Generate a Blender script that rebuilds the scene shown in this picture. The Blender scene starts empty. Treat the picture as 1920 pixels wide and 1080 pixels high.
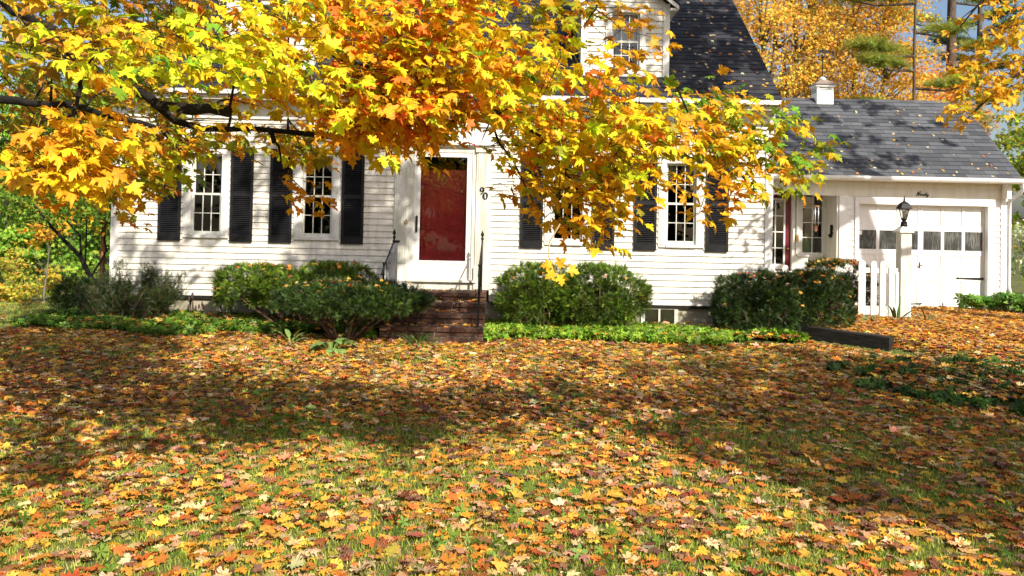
import bpy, math, random
import numpy as np
from mathutils import Vector
random.seed(7); RNG=np.random.default_rng(11)
for _c in (bpy.data.objects,bpy.data.meshes): pass
SC=bpy.context.scene; COL=SC.collection
# ---------------------------------------------------------------- camera numbers (1920x1080 photograph)
F=1495.;ROLL=.021;PITCH=.02;CZ=2.05;PY=370.
_cr,_sr,_cp,_sp=math.cos(ROLL),math.sin(ROLL),math.cos(PITCH),math.sin(PITCH)
FW=np.array((0,_cp,_sp));R0=np.array((1.,0,0));U0=np.array((0,-_sp,_cp))
RT=_cr*R0+_sr*U0;UP=-_sr*R0+_cr*U0
def P(x,y,Y):
    d=FW+(x-960)/F*RT+(PY-y)/F*UP
    return np.array((0,0,CZ))+d*(Y/d[1])
SUN=np.array((.41,-.672,.615));SUN/=np.linalg.norm(SUN)
def sstep(x,a,b):
    t=np.clip((x-a)/(b-a),0,1);return t*t*(3-2*t)
def gz(X,Y):
    X=np.asarray(X,float);Y=np.asarray(Y,float)
    z=.0257*(np.clip(Y,-6,13)-4.5)
    d=((X-4.4)+(Y-12.5)*1.04)/1.44
    w=.10+np.clip((X-5.3)*1.1,0,1.7)
    z=z+.13*sstep(d-.16,-w*.4,w*.6)*sstep(X,3.6,4.4)*(1-.55*sstep(Y,12.5,16.2))
    z=z-.14*np.clip(Y-14.5,0,9)*sstep(-X,6.6,8.0)
    z=z+.012*np.sin(X*1.7+.4)*np.sin(Y*1.3)+.01*np.sin(X*3.1+Y*2.3)
    return z
# ---------------------------------------------------------------- object helpers
def tag(o,label=None,cat=None,group=None,kind=None):
    if label:o['label']=label
    if cat:o['category']=cat
    if group:o['group']=group
    if kind:o['kind']=kind
    return o
def thing(name,label,cat,loc=(0,0,0),rz=0,group=None):
    o=bpy.data.objects.new(name,None);COL.objects.link(o);o.location=loc;o.rotation_euler=(0,0,rz)
    o.empty_display_size=.2
    return tag(o,label,cat,group)
def kids(o): return [c for c in bpy.data.objects if c.parent is o]
def copy_tree(o,parent=None):
    c=o.copy();COL.objects.link(c)
    if parent:c.parent=parent
    for k in kids(o):copy_tree(k,c)
    return c
class MB:
    """collects polygons, links them as ONE mesh object"""
    def __init__(s): s.v=[];s.f=[];s.m=[];s.uv=[];s.mats=[];s.sm=[]
    def mi(s,m):
        if m not in s.mats:s.mats.append(m)
        return s.mats.index(m)
    def poly(s,pts,m,uv=None,smooth=False):
        b=len(s.v);s.v+= [tuple(p) for p in pts];s.f.append(tuple(range(b,b+len(pts))));s.m.append(s.mi(m))
        s.uv.append(uv or [(0,0)]*len(pts));s.sm.append(smooth)
    def faces(s,vs,fs,m,smooth=False):
        b=len(s.v);s.v+=[tuple(p) for p in vs];i=s.mi(m)
        for f in fs:
            s.f.append(tuple(b+k for k in f));s.m.append(i);s.uv.append([(vs[k][0],vs[k][2]) for k in f]);s.sm.append(smooth)
    def box(s,x0,x1,y0,y1,z0,z1,m):
        vs=[(x,y,z) for z in (z0,z1) for y in (y0,y1) for x in (x0,x1)]
        s.faces(vs,[(0,2,3,1),(4,5,7,6),(0,1,5,4),(2,6,7,3),(0,4,6,2),(1,3,7,5)],m)
    def obox(s,c,ax,ay,az,m):
        """box from centre and three half-axis vectors"""
        c,ax,ay,az=map(np.array,(c,ax,ay,az))
        vs=[c+i*ax+j*ay+k*az for k in(-1,1) for j in(-1,1) for i in(-1,1)]
        s.faces(vs,[(0,2,3,1),(4,5,7,6),(0,1,5,4),(2,6,7,3),(0,4,6,2),(1,3,7,5)],m)
    def prism(s,prof,x0,x1,m):
        """profile in (y,z), extruded along x; anticlockwise seen from +x"""
        n=len(prof);vs=[(x0,y,z) for y,z in prof]+[(x1,y,z) for y,z in prof]
        s.faces(vs,[tuple(range(n-1,-1,-1)),tuple(range(n,2*n))]+[(i,(i+1)%n,n+(i+1)%n,n+i) for i in range(n)],m)
    def prism_y(s,prof,y0,y1,m):
        """profile in (x,z), extruded along y"""
        n=len(prof);vs=[(x,y0,z) for x,z in prof]+[(x,y1,z) for x,z in prof]
        s.faces(vs,[tuple(range(n)),tuple(range(2*n-1,n-1,-1))]+[(i,n+i,n+(i+1)%n,(i+1)%n) for i in range(n)],m)
    def lathe(s,c,prof,m,n=16,smooth=True):
        """prof: (radius,z) upward about the vertical through c"""
        vs=[];k=len(prof)
        for r,z in prof:
            for i in range(n):
                a=2*math.pi*i/n;vs.append((c[0]+r*math.cos(a),c[1]+r*math.sin(a),c[2]+z))
        fs=[(j*n+i,j*n+(i+1)%n,(j+1)*n+(i+1)%n,(j+1)*n+i) for j in range(k-1) for i in range(n)]
        fs+=[tuple(range(n-1,-1,-1)),tuple(range((k-1)*n,k*n))]
        s.faces(vs,fs,m,smooth)
    def tube(s,pts,rad,m,n=6,smooth=True):
        pts=[np.array(p,float) for p in pts];k=len(pts)
        if np.isscalar(rad):rad=[rad]*k
        vs=[];prev=None
        for i,p in enumerate(pts):
            t=pts[min(i+1,k-1)]-pts[max(i-1,0)];t=t/(np.linalg.norm(t)+1e-9)
            if prev is None:
                a=np.cross(t,(0,0,1.) if abs(t[2])<.9 else (1.,0,0))
            else:a=prev-t*np.dot(prev,t)
            a/=np.linalg.norm(a)+1e-9;prev=a;b=np.cross(t,a)
            for j in range(n):
                q=2*math.pi*j/n;vs.append(p+rad[i]*(math.cos(q)*a+math.sin(q)*b))
        fs=[(j*n+i,j*n+(i+1)%n,(j+1)*n+(i+1)%n,(j+1)*n+i) for j in range(k-1) for i in range(n)]
        fs+=[tuple(range(n-1,-1,-1)),tuple(range((k-1)*n,k*n))]
        s.faces(vs,fs,m,smooth)
    def mesh(s,name,off=(0,0,0)):
        me=bpy.data.meshes.new(name)
        v=np.array(s.v,float)-np.array(off)
        me.from_pydata(v.tolist(),[],s.f)
        for m in s.mats:me.materials.append(m)
        me.polygons.foreach_set('material_index',s.m);me.polygons.foreach_set('use_smooth',s.sm)
        ul=me.uv_layers.new(name='UVMap');fl=[c for u in s.uv for p in u for c in p]
        ul.data.foreach_set('uv',fl);me.update();return me
    def build(s,name,parent=None):
        off=(0,0,0)
        if parent:
            off=wloc(parent)
        o=bpy.data.objects.new(name,s.mesh(name,off));COL.objects.link(o)
        if parent:o.parent=parent
        return o
def wloc(o):
    l=np.array(o.location)
    while o.parent:
        o=o.parent;l=l+np.array(o.location)
    return l
def bevel(o,w,seg=2):
    m=o.modifiers.new('bevel','BEVEL');m.width=w;m.segments=seg;m.limit_method='ANGLE';return o
def np_mesh(name,V,loops,starts,totals,mats,col=None,smooth=False,parent=None,mi=None):
    me=bpy.data.meshes.new(name);V=np.asarray(V,np.float32)
    if parent is not None:V=V-wloc(parent).astype(np.float32)
    me.vertices.add(len(V));me.vertices.foreach_set('co',V.ravel())
    me.loops.add(len(loops));me.loops.foreach_set('vertex_index',np.asarray(loops,np.int32))
    me.polygons.add(len(starts));me.polygons.foreach_set('loop_start',np.asarray(starts,np.int32))
    try:me.polygons.foreach_set('loop_total',np.asarray(totals,np.int32))
    except Exception:pass
    for m in (mats if isinstance(mats,list) else [mats]):me.materials.append(m)
    if mi is not None:me.polygons.foreach_set('material_index',mi)
    if smooth:me.polygons.foreach_set('use_smooth',np.ones(len(starts),bool))
    me.update(calc_edges=True)
    if col is not None:
        a=me.color_attributes.new('col','FLOAT_COLOR','POINT')
        c=np.ones((len(V),4),np.float32);c[:,:3]=col;a.data.foreach_set('color',c.ravel())
    me.validate()
    o=bpy.data.objects.new(name,me);COL.objects.link(o)
    if parent is not None:o.parent=parent
    return o
class Cloud:
    """many copies of small leaf templates in one mesh, each with its own colour"""
    def __init__(s):s.V=[];s.L=[];s.T=[];s.C=[];s.n=0
    def add(s,tv,tf,pos,B,col):
        """tv (k,3) template, tf list of faces, pos (N,3), B (N,3,3) columns = axes, col (N,3)"""
        tv=np.asarray(tv);N=len(pos)
        if N==0:return
        V=np.einsum('nij,kj->nki',B,tv)+pos[:,None,:]
        k=len(tv);fl=np.array([i for f in tf for i in f]);tt=np.array([len(f) for f in tf])
        s.V.append(V.reshape(-1,3));s.L.append((fl[None,:]+(np.arange(N)*k)[:,None]).ravel()+s.n)
        s.T.append(np.tile(tt,N));s.C.append(np.repeat(col,k,axis=0));s.n+=N*k
    def build(s,name,mat,parent=None,smooth=False):
        V=np.concatenate(s.V);L=np.concatenate(s.L);T=np.concatenate(s.T);C=np.concatenate(s.C)
        st=np.concatenate([[0],np.cumsum(T)[:-1]])
        return np_mesh(name,V,L,st,T,mat,C,smooth,parent)
def unit(a): return a/(np.linalg.norm(a,axis=-1,keepdims=True)+1e-9)
def basis(tip,nrm,size):
    """columns: side, tip, normal"""
    t=unit(tip);n=nrm-t*np.sum(nrm*t,-1,keepdims=True);n=unit(n);x=np.cross(t,n)
    return np.stack([x,t,n],-1)*np.asarray(size)[:,None,None]
def rnd(n,s=1.):return RNG.normal(0,s,(n,3))
def pal(n,cols,w,jit=.12):
    c=np.array(cols)[RNG.choice(len(cols),n,p=np.array(w)/sum(w))]
    return np.clip(c*(1+RNG.normal(0,jit,(n,1)))*(1+RNG.normal(0,jit*.5,(n,3))),.004,.95)
# maple leaf templates (unit length, petiole end at origin, tip +y, up +z)
_half=[(.0,.03),(.13,.0),(.24,-.05),(.38,-.03),(.33,.09),(.30,.19),(.42,.25),(.50,.30),(.62,.46),(.48,.45),(.46,.57),(.34,.52),(.23,.47),(.22,.60),(.31,.73),(.17,.73),(.10,.84),(.0,1.)]
def maple(curl,fold,twist,wob):
    o=_half+[(-x,y) for x,y in reversed(_half[1:-1])]
    pts=[(0,.32)]+o;v=[]
    for i,(x,y) in enumerate(pts):
        r=math.hypot(x,y-.32)
        z=fold*abs(x)-curl*r*r+twist*x*(y-.3)+wob*math.sin(i*2.4+curl*9)*r
        v.append((x,y,z))
    n=len(o);f=[(0,i+1,(i+1)%n+1) for i in range(n)]
    return np.array(v),[(a,c,b) for a,b,c in f]
def petiole(v,f,l=.75):
    k=len(v);v=np.vstack([v,[(-.013,.04,0),(.013,.04,0),(.01,-l*.5,.05),(-.01,-l*.5,.05),(.012,-l,.0),(-.012,-l,.0)]])
    return v,f+[(k,k+3,k+2,k+1),(k+3,k+5,k+4,k+2)]
LEAF=[maple(*a) for a in ((.25,.1,.2,.08),(.7,.0,.4,.14),(.35,.45,-.3,.10),(1.0,-.1,.6,.16),(-.4,.2,.3,.14),(1.2,.3,-.5,.14),(.6,.6,.4,.12))]
LEAFP=[petiole(*l) for l in LEAF]
DRY=[maple(*a) for a in ((.25,.05,.15,.10),(.5,.0,.2,.14),(-.35,.0,.25,.12),(.35,.10,-.2,.14),(.1,-.1,.15,.08),(.8,.0,-.3,.18),(-.5,.25,.2,.22),(.15,.05,.1,.08),(.9,.15,.3,.22),(.4,-.15,-.35,.2))]
_sim=[(0,0),(.36,-.03),(.26,.18),(.6,.44),(.22,.48),(.0,1.),(-.22,.48),(-.6,.44),(-.26,.18),(-.36,-.03)]
SIMPLE=(np.array([(0,.32,.05)]+[(x,y,-.15*abs(x)) for x,y in _sim]),[(0,i+1,(i+1)%10+1) for i in range(10)])
def scatter_leaves(cl,tmpl,pos,B,col):
    idx=RNG.integers(0,len(tmpl),len(pos));B=B.copy();B[:,:,0]*=RNG.uniform(.62,1.18,len(pos))[:,None]
    for k,(v,f) in enumerate(tmpl):
        q=idx==k;cl.add(v,f,pos[q],B[q],col[q])
# ---------------------------------------------------------------- materials
def nodes(name):
    m=bpy.data.materials.new(name);m.use_nodes=True;nt=m.node_tree;b=nt.nodes['Principled BSDF'];return m,nt,b
def N(nt,t,**k):
    n=nt.nodes.new(t)
    for a,v in k.items():
        if a in n.inputs:n.inputs[a].default_value=v
        else:setattr(n,a,v)
    return n
def ramp(nt,fac,stops):
    r=nt.nodes.new('ShaderNodeValToRGB');e=r.color_ramp.elements
    e[0].position,e[0].color=stops[0][0],(*stops[0][1],1);e[1].position,e[1].color=stops[-1][0],(*stops[-1][1],1)
    for p,c in stops[1:-1]:
        x=e.new(p);x.color=(*c,1)
    nt.links.new(fac,r.inputs[0]);return r.outputs[0]
def noisy(name,c1,c2,scale=5,rough=.6,bump=0,detail=6,stretch=(1,1,1),lo=.35,hi=.65,spec=.4,metal=0,bscale=None):
    m,nt,b=nodes(name);L=nt.links.new
    tc=N(nt,'ShaderNodeTexCoord');mp=N(nt,'ShaderNodeMapping');mp.inputs['Scale'].default_value=stretch
    L(tc.outputs['Object'],mp.inputs[0]);n=N(nt,'ShaderNodeTexNoise');n.inputs['Scale'].default_value=scale;n.inputs['Detail'].default_value=detail
    L(mp.outputs[0],n.inputs['Vector']);L(ramp(nt,n.outputs[0],[(lo,c1),(hi,c2)]),b.inputs['Base Color'])
    b.inputs['Roughness'].default_value=rough;b.inputs['Specular IOR Level'].default_value=spec;b.inputs['Metallic'].default_value=metal
    if bump:
        n2=N(nt,'ShaderNodeTexNoise');n2.inputs['Scale'].default_value=bscale or scale*3;n2.inputs['Detail'].default_value=8;L(mp.outputs[0],n2.inputs['Vector'])
        bp=N(nt,'ShaderNodeBump');bp.inputs['Strength'].default_value=bump;bp.inputs['Distance'].default_value=.02
        L(n2.outputs[0],bp.inputs['Height']);L(bp.outputs[0],b.inputs['Normal'])
    return m
def paint(name,base,dirt,amt=.5,rough=.55):
    """white house paint: broad tone drift, fine vertical weather streaks, sparse chipped specks"""
    m,nt,b=nodes(name);L=nt.links.new
    tc=N(nt,'ShaderNodeTexCoord');mp=N(nt,'ShaderNodeMapping');mp.inputs['Scale'].default_value=(7,7,1.1);L(tc.outputs['Object'],mp.inputs[0])
    n=N(nt,'ShaderNodeTexNoise');n.inputs['Scale'].default_value=1.6;n.inputs['Detail'].default_value=8;L(mp.outputs[0],n.inputs['Vector'])
    c=ramp(nt,n.outputs[0],[(.38,dirt),(.38+.3*amt,base)])
    n2=N(nt,'ShaderNodeTexNoise');n2.inputs['Scale'].default_value=38;n2.inputs['Detail'].default_value=3;L(tc.outputs['Object'],n2.inputs['Vector'])
    mx=N(nt,'ShaderNodeMixRGB',blend_type='MULTIPLY');mx.inputs[0].default_value=1
    L(c,mx.inputs[1]);L(ramp(nt,n2.outputs[0],[(.28,(.72,.69,.62)),(.36,(1,1,1))]),mx.inputs[2]);L(mx.outputs[0],b.inputs['Base Color'])
    b.inputs['Roughness'].default_value=rough;b.inputs['Specular IOR Level'].default_value=.35
    bp=N(nt,'ShaderNodeBump');bp.inputs['Strength'].default_value=.12;bp.inputs['Distance'].default_value=.01;L(n2.outputs[0],bp.inputs['Height']);L(bp.outputs[0],b.inputs['Normal'])
    return m
M={}
M['siding']=paint('white_clapboard_paint',(.775,.742,.66),(.66,.63,.545))
M['trim']=paint('white_trim_paint',(.77,.76,.72),(.68,.665,.62))
M['old_shaded_trim']=paint('weathered_and_shaded_trim_paint',(.74,.735,.69),(.56,.56,.47),.9,.7)  # weathered trim; also stands in for shade on sashes and lamp post
M['garage']=paint('garage_paint',(.85,.845,.83),(.80,.79,.77))
M['cream']=paint('cream_shade_paint',(.78,.76,.68),(.72,.695,.61))
M['shutter']=noisy('black_shutter_paint',(.006,.006,.007),(.014,.014,.016),6,.48,.1,spec=.35)
M['iron']=noisy('black_iron',(.006,.006,.007),(.016,.015,.015),20,.55,.2,spec=.25)
M['red']=noisy('red_door_paint',(.55,.030,.042),(.66,.042,.058),4,.4)
M['darkred']=noisy('dark_red_paint',(.13,.010,.018),(.17,.015,.025),4,.4)
M['brass']=noisy('brass',(.55,.36,.10),(.7,.5,.2),9,.35,metal=.9)
M['steel']=noisy('chime_metal',(.75,.76,.78),(.9,.9,.9),9,.3,metal=.7)
M['conc']=noisy('foundation_concrete',(.30,.27,.20),(.46,.42,.32),3,.9,.3)
M['greywood']=noisy('weathered_grey_wood',(.10,.10,.11),(.30,.30,.31),5,.85,.5,stretch=(6,6,.6))
M['timber']=noisy('dark_timber',(.008,.007,.006),(.022,.018,.015),5,.85,.6,stretch=(1,1,4))
M['rust']=noisy('rusty_post',(.20,.06,.03),(.42,.17,.09),7,.8,.3,stretch=(2,2,.5))
M['dark']=noisy('dark_interior',(.008,.007,.006),(.018,.016,.014),2,.9)
M['curtain']=noisy('sheer_curtain',(.45,.45,.44),(.65,.65,.63),3,.9,stretch=(14,14,.3))
M['bark']=noisy('dark_bark',(.005,.004,.003),(.020,.016,.012),9,.95,.9,stretch=(1,1,1))  # very dark bark, tone varying at random
M['greybark']=noisy('grey_bark',(.09,.08,.06),(.24,.22,.17),7,.9,.8,stretch=(2,2,.5))
M['pinebark']=noisy('pine_bark',(.05,.035,.026),(.14,.10,.075),5,.9,.8,stretch=(2,2,.6))
M['stem']=noisy('pale_stem',(.30,.22,.10),(.45,.36,.2),9,.7)
M['yewbark']=noisy('yew_bark',(.05,.025,.015),(.15,.085,.055),9,.85,.6)
M['white']=noisy('white_plastic',(.78,.78,.78),(.84,.84,.83),5,.5)
M['brownroof']=noisy('cupola_roof',(.18,.14,.11),(.30,.24,.20),4,.8,.3)
M['clay']=noisy('clay_sail',(.5,.22,.10),(.6,.3,.15),9,.7)
M['vase']=noisy('green_vase_glaze',(.25,.4,.08),(.4,.55,.15),6,.3)
M['yellow']=noisy('ochre_cloth',(.35,.22,.03),(.5,.34,.06),3,.8)
def brickmat(name,base,alt,mort):
    m=noisy(name,base,alt,9,.85,.5,bscale=40);return m
M['brick']=brickmat('old_shaded_brick',(.045,.024,.017),(.125,.058,.038),None)  # brick darkened: the shade over the steps is put into its colour
M['mortar']=noisy('mortar',(.16,.14,.11),(.3,.27,.22),8,.95,.4)
def shingle(name,c1,c2,mort):
    m,nt,b=nodes(name);L=nt.links.new
    uv=N(nt,'ShaderNodeUVMap');br=N(nt,'ShaderNodeTexBrick');L(uv.outputs[0],br.inputs['Vector'])
    br.offset=.37;br.offset_frequency=2;br.squash=1
    for k,v in dict(Scale=1.,**{'Mortar Size':.004,'Mortar Smooth':.3,'Brick Width':.31,'Row Height':.142,'Bias':0.}).items():br.inputs[k].default_value=v
    br.inputs['Color1'].default_value=(*c1,1);br.inputs['Color2'].default_value=(*c2,1);br.inputs['Mortar'].default_value=(*mort,1)
    tc=N(nt,'ShaderNodeTexCoord');n=N(nt,'ShaderNodeTexNoise');n.inputs['Scale'].default_value=90;n.inputs['Detail'].default_value=3;L(tc.outputs['Object'],n.inputs['Vector'])
    n3=N(nt,'ShaderNodeTexNoise');n3.inputs['Scale'].default_value=1.1;n3.inputs['Detail'].default_value=5;L(tc.outputs['Object'],n3.inputs['Vector'])
    mx=N(nt,'ShaderNodeMixRGB',blend_type='MULTIPLY');mx.inputs[0].default_value=1;L(br.outputs[0],mx.inputs[1]);L(ramp(nt,n.outputs[0],[(.3,(.65,.65,.65)),(.7,(1.25,1.25,1.25))]),mx.inputs[2])
    m2=N(nt,'ShaderNodeMixRGB',blend_type='MULTIPLY');m2.inputs[0].default_value=1;L(mx.outputs[0],m2.inputs[1]);L(ramp(nt,n3.outputs[0],[(.3,(.88,.88,.9)),(.7,(1.08,1.07,1.05))]),m2.inputs[2])
    L(m2.outputs[0],b.inputs['Base Color']);b.inputs['Roughness'].default_value=.85;b.inputs['Specular IOR Level'].default_value=.3
    bp=N(nt,'ShaderNodeBump');bp.inputs['Strength'].default_value=.4;bp.inputs['Distance'].default_value=.006;L(n.outputs[0],bp.inputs['Height']);L(bp.outputs[0],b.inputs['Normal'])
    return m
M['roof']=shingle('charcoal_shingles',(.022,.023,.029),(.048,.049,.057),(.008,.008,.010))
M['groof']=shingle('slate_grey_shingles',(.058,.062,.073),(.122,.128,.143),(.022,.023,.026))
def glass(name,tint,rough=.0):
    m,nt,b=nodes(name);L=nt.links.new;out=nt.nodes['Material Output'];nt.nodes.remove(b)
    tr=N(nt,'ShaderNodeBsdfTransparent');tr.inputs[0].default_value=(*tint,1)
    gl=N(nt,'ShaderNodeBsdfGlossy');gl.inputs['Roughness'].default_value=rough;gl.inputs[0].default_value=(1,1,1,1)
    fr=N(nt,'ShaderNodeFresnel');fr.inputs[0].default_value=1.5
    # two glass faces: add the second reflection
    mm=N(nt,'ShaderNodeMath',operation='MULTIPLY_ADD');mm.inputs[1].default_value=1.7;mm.inputs[2].default_value=.01;L(fr.outputs[0],mm.inputs[0])
    tc=N(nt,'ShaderNodeTexCoord');n=N(nt,'ShaderNodeTexNoise');n.inputs['Scale'].default_value=1.5;L(tc.outputs['Object'],n.inputs['Vector'])
    bp=N(nt,'ShaderNodeBump');bp.inputs['Strength'].default_value=.05;bp.inputs['Distance'].default_value=.03;L(n.outputs[0],bp.inputs['Height']);L(bp.outputs[0],gl.inputs['Normal'])
    mx=N(nt,'ShaderNodeMixShader');L(mm.outputs[0],mx.inputs[0]);L(tr.outputs[0],mx.inputs[1]);L(gl.outputs[0],mx.inputs[2]);L(mx.outputs[0],out.inputs[0])
    return m
M['glass']=glass('window_glass',(.85,.87,.86))
M['storm']=glass('storm_door_glass',(.9,.92,.9))
M['lampglass']=glass('lantern_glass',(.9,.92,.9),.1)
def fogglass(name):
    m,nt,b=nodes(name);L=nt.links.new
    tc=N(nt,'ShaderNodeTexCoord');mp=N(nt,'ShaderNodeMapping');mp.inputs['Scale'].default_value=(34,1,3.0);L(tc.outputs['Object'],mp.inputs[0])
    n=N(nt,'ShaderNodeTexNoise');n.inputs['Scale'].default_value=2.2;n.inputs['Detail'].default_value=7;L(mp.outputs[0],n.inputs['Vector'])
    n2=N(nt,'ShaderNodeTexNoise');n2.inputs['Scale'].default_value=3.5;n2.inputs['Detail'].default_value=2;L(tc.outputs['Object'],n2.inputs['Vector'])
    mx=N(nt,'ShaderNodeMixRGB',blend_type='MULTIPLY');mx.inputs[0].default_value=1
    L(ramp(nt,n.outputs[0],[(.34,(.02,.022,.02)),(.56,(.13,.135,.125)),(.74,(.42,.43,.42))]),mx.inputs[1]);L(ramp(nt,n2.outputs[0],[(.35,(.3,.3,.3)),(.65,(1,1,1))]),mx.inputs[2])
    L(mx.outputs[0],b.inputs['Base Color']);b.inputs['Roughness'].default_value=.35;return m
M['fog']=fogglass('condensation_streaked_glass')
def leafmat(name,trans=.4,rough=.5,spec=.3,gain=1.,vein=True):
    m,nt,b=nodes(name);L=nt.links.new;out=nt.nodes['Material Output']
    a=N(nt,'ShaderNodeAttribute');a.attribute_name='col'
    col=a.outputs['Color']
    if vein:
        tc=N(nt,'ShaderNodeTexCoord');n=N(nt,'ShaderNodeTexNoise');n.inputs['Scale'].default_value=28;n.inputs['Detail'].default_value=4;L(tc.outputs['Object'],n.inputs['Vector'])
        mx=N(nt,'ShaderNodeMixRGB',blend_type='MULTIPLY');mx.inputs[0].default_value=1
        L(col,mx.inputs[1]);L(ramp(nt,n.outputs[0],[(.25,(.80,.72,.62)),(.5,(1.03,1.03,1.03))]),mx.inputs[2])
        n4=N(nt,'ShaderNodeTexNoise');n4.inputs['Scale'].default_value=13;n4.inputs['Detail'].default_value=2;L(tc.outputs['Object'],n4.inputs['Vector'])
        m4=N(nt,'ShaderNodeMixRGB',blend_type='MULTIPLY');m4.inputs[0].default_value=1;L(mx.outputs[0],m4.inputs[1]);L(ramp(nt,n4.outputs[0],[(.36,(.90,1.06,.9)),(.5,(1,1,1)),(.66,(1.02,.78,.8))]),m4.inputs[2])
        n5=N(nt,'ShaderNodeTexNoise');n5.inputs['Scale'].default_value=95;n5.inputs['Detail'].default_value=2;L(tc.outputs['Object'],n5.inputs['Vector'])
        m5=N(nt,'ShaderNodeMixRGB',blend_type='MULTIPLY');m5.inputs[0].default_value=1;L(m4.outputs[0],m5.inputs[1]);L(ramp(nt,n5.outputs[0],[(.25,(.45,.30,.2)),(.33,(1,1,1))]),m5.inputs[2]);col=m5.outputs[0]
    L(col,b.inputs['Base Color']);b.inputs['Roughness'].default_value=rough;b.inputs['Specular IOR Level'].default_value=spec
    t=N(nt,'ShaderNodeBsdfTranslucent');g=N(nt,'ShaderNodeMixRGB',blend_type='MULTIPLY');g.inputs[0].default_value=1;g.inputs[2].default_value=(gain,gain,gain,1)
    L(col,g.inputs[1]);L(g.outputs[0],t.inputs[0])
    x=N(nt,'ShaderNodeMixShader');x.inputs[0].default_value=trans;L(b.outputs[0],x.inputs[1]);L(t.outputs[0],x.inputs[2]);L(x.outputs[0],out.inputs[0]);return m
M['leaf']=leafmat('maple_leaf',.33,.5,.25,1.0)
M['dry']=leafmat('fallen_leaf',.12,.6,.3)
M['green']=leafmat('green_foliage',.3,.5,.35,1.1,False)
M['needle']=leafmat('yew_needle',.15,.45,.4,1.,False)
M['grass']=leafmat('grass_blade',.3,.5,.3,1.1,False)
M['far']=leafmat('distant_foliage',.4,.6,.2,1.1,False)
M['soil']=noisy('lawn_soil',(.07,.075,.02),(.15,.16,.04),9,.95,.6)
M['driveway']=noisy('driveway_litter',(.05,.035,.02),(.11,.07,.035),12,.95,.5)
# ---------------------------------------------------------------- the house
WY=13.0;XL,XR=-6.50,4.235;ZB=.612;ZE=3.70
house=thing('house','white clapboard house with black shutters, red front door and dark shingled roof','house',(-1.13,13,.2))
WIN=[-4.975,-3.17,.91,2.76]
OPEN=[(c-.37,c+.37,1.56,3.0) for c in WIN]+[(-1.90,-.345,.60,3.78)]
def siding(mb,x0,x1,z0,z1,y,openings,m,expo=.1005,slope=None):
    """lapped boards facing -y; slope(z)->(x0,x1) trims a gable"""
    k=0;z=z0
    while z<z1-.005:
        zt=min(z+expo,z1);zm=(z+zt)/2;a,b=(x0,x1) if slope is None else slope(zm)
        segs=[(a,b)]
        for ox0,ox1,oz0,oz1 in openings:
            if oz0<zm<oz1:
                ns=[]
                for p,q in segs:
                    if ox1<=p or ox0>=q:ns.append((p,q));continue
                    if ox0>p:ns.append((p,ox0))
                    if ox1<q:ns.append((ox1,q))
                segs=ns
        for p,q in segs:
            if q-p<.01:continue
            # butt joints here and there along the course
            cuts=[p];t=p+random.uniform(1.2,3.6)
            while t<q-.6:cuts.append(t);t+=random.uniform(2.4,4.2)
            cuts.append(q)
            for u,v in zip(cuts[:-1],cuts[1:]):
                u2=u+(.0015 if u!=p else 0);d=random.uniform(-.001,.0015);yb=y-.023+d;dz=random.uniform(-.0015,.0015)
                mb.poly([(u2,yb,z+dz),(v,yb,z+dz),(v,y-.003,zt+.002),(u2,y-.003,zt+.002)],m)
                mb.poly([(u2,y-.002,z+dz),(v,y-.002,z+dz),(v,yb,z+dz),(u2,yb,z+dz)],m)
                for xx in (u2,v):mb.poly([(xx,yb,z+dz),(xx,y-.003,zt+.002),(xx,y-.002,z+dz)],m)
        z=zt
mb=MB();siding(mb,XL+.11,XR-.11,ZB,ZE,WY,OPEN,M['siding'])
# sheathing behind the boards, split round the openings so no face overlaps
xs=sorted({XL,XR,*[o[i] for o in OPEN for i in(0,1)]})
for a,b in zip(xs[:-1],xs[1:]):
    op=[o for o in OPEN if o[0]<=(a+b)/2<=o[1]]
    if not op:mb.box(a,b,WY,WY+.12,ZB,3.9,M['siding'])
    else:
        mb.box(a,b,WY,WY+.12,op[0][3],3.9,M['siding'])
        if op[0][2]>ZB:mb.box(a,b,WY,WY+.12,ZB,op[0][2],M['siding'])
mb.build('front_wall',house)
RS=.80;EY,EZ=12.70,3.93            # eave edge of the front slope
RY=17.2;RZ=EZ+RS*(RY-EY)
for sx,x0,x1 in((0,XL,XL+.12),(1,XR-.12,XR)):
    mb=MB();prof=[(13.121,ZB),(21.3,ZB),(21.3,EZ-.1+RS*.0),(RY,RZ-.16),(13.121,EZ+RS*.42-.16)]
    mb.prism(prof,x0,x1,M['siding']);mb.build('side_wall',house)
mb=MB();mb.box(XL+.121,XR-.121,21.18,21.3,ZB,3.8,M['siding']);mb.build('back_wall',house)
mb=MB();mb.box(XL+.13,XR-.13,13.2,21.1,.5,.6,M['dark']);mb.box(XL+.13,XR-.13,13.13,21.1,3.5,3.56,M['dark']);mb.box(XL+.13,XR-.13,16.2,16.3,.6,3.5,M['dark']);mb.build('interior',house)
mb=MB();mb.box(XL+.03,XR-.03,13.03,21.2,-.4,ZB-.004,M['conc']);mb.build('foundation',house)
mb=MB();mb.box(XL+.01,-1.95,12.985,13.03,ZB-.055,ZB-.003,M['timber']);mb.box(-.30,XR-.01,12.985,13.03,ZB-.055,ZB-.003,M['timber']);mb.build('sill_board',house)
for x0,x1 in((XL-.012,XL+.11),(XR-.11,XR+.012)):
    mb=MB();mb.box(x0,x1,12.968,13.0,ZB-.01,3.70,M['trim']);mb.box(x0-.001 if x0<0 else x1-.02,x0+.02 if x0<0 else x1+.001,13.001,13.10,ZB-.01,3.68,M['trim']);mb.build('corner_board',house)
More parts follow.
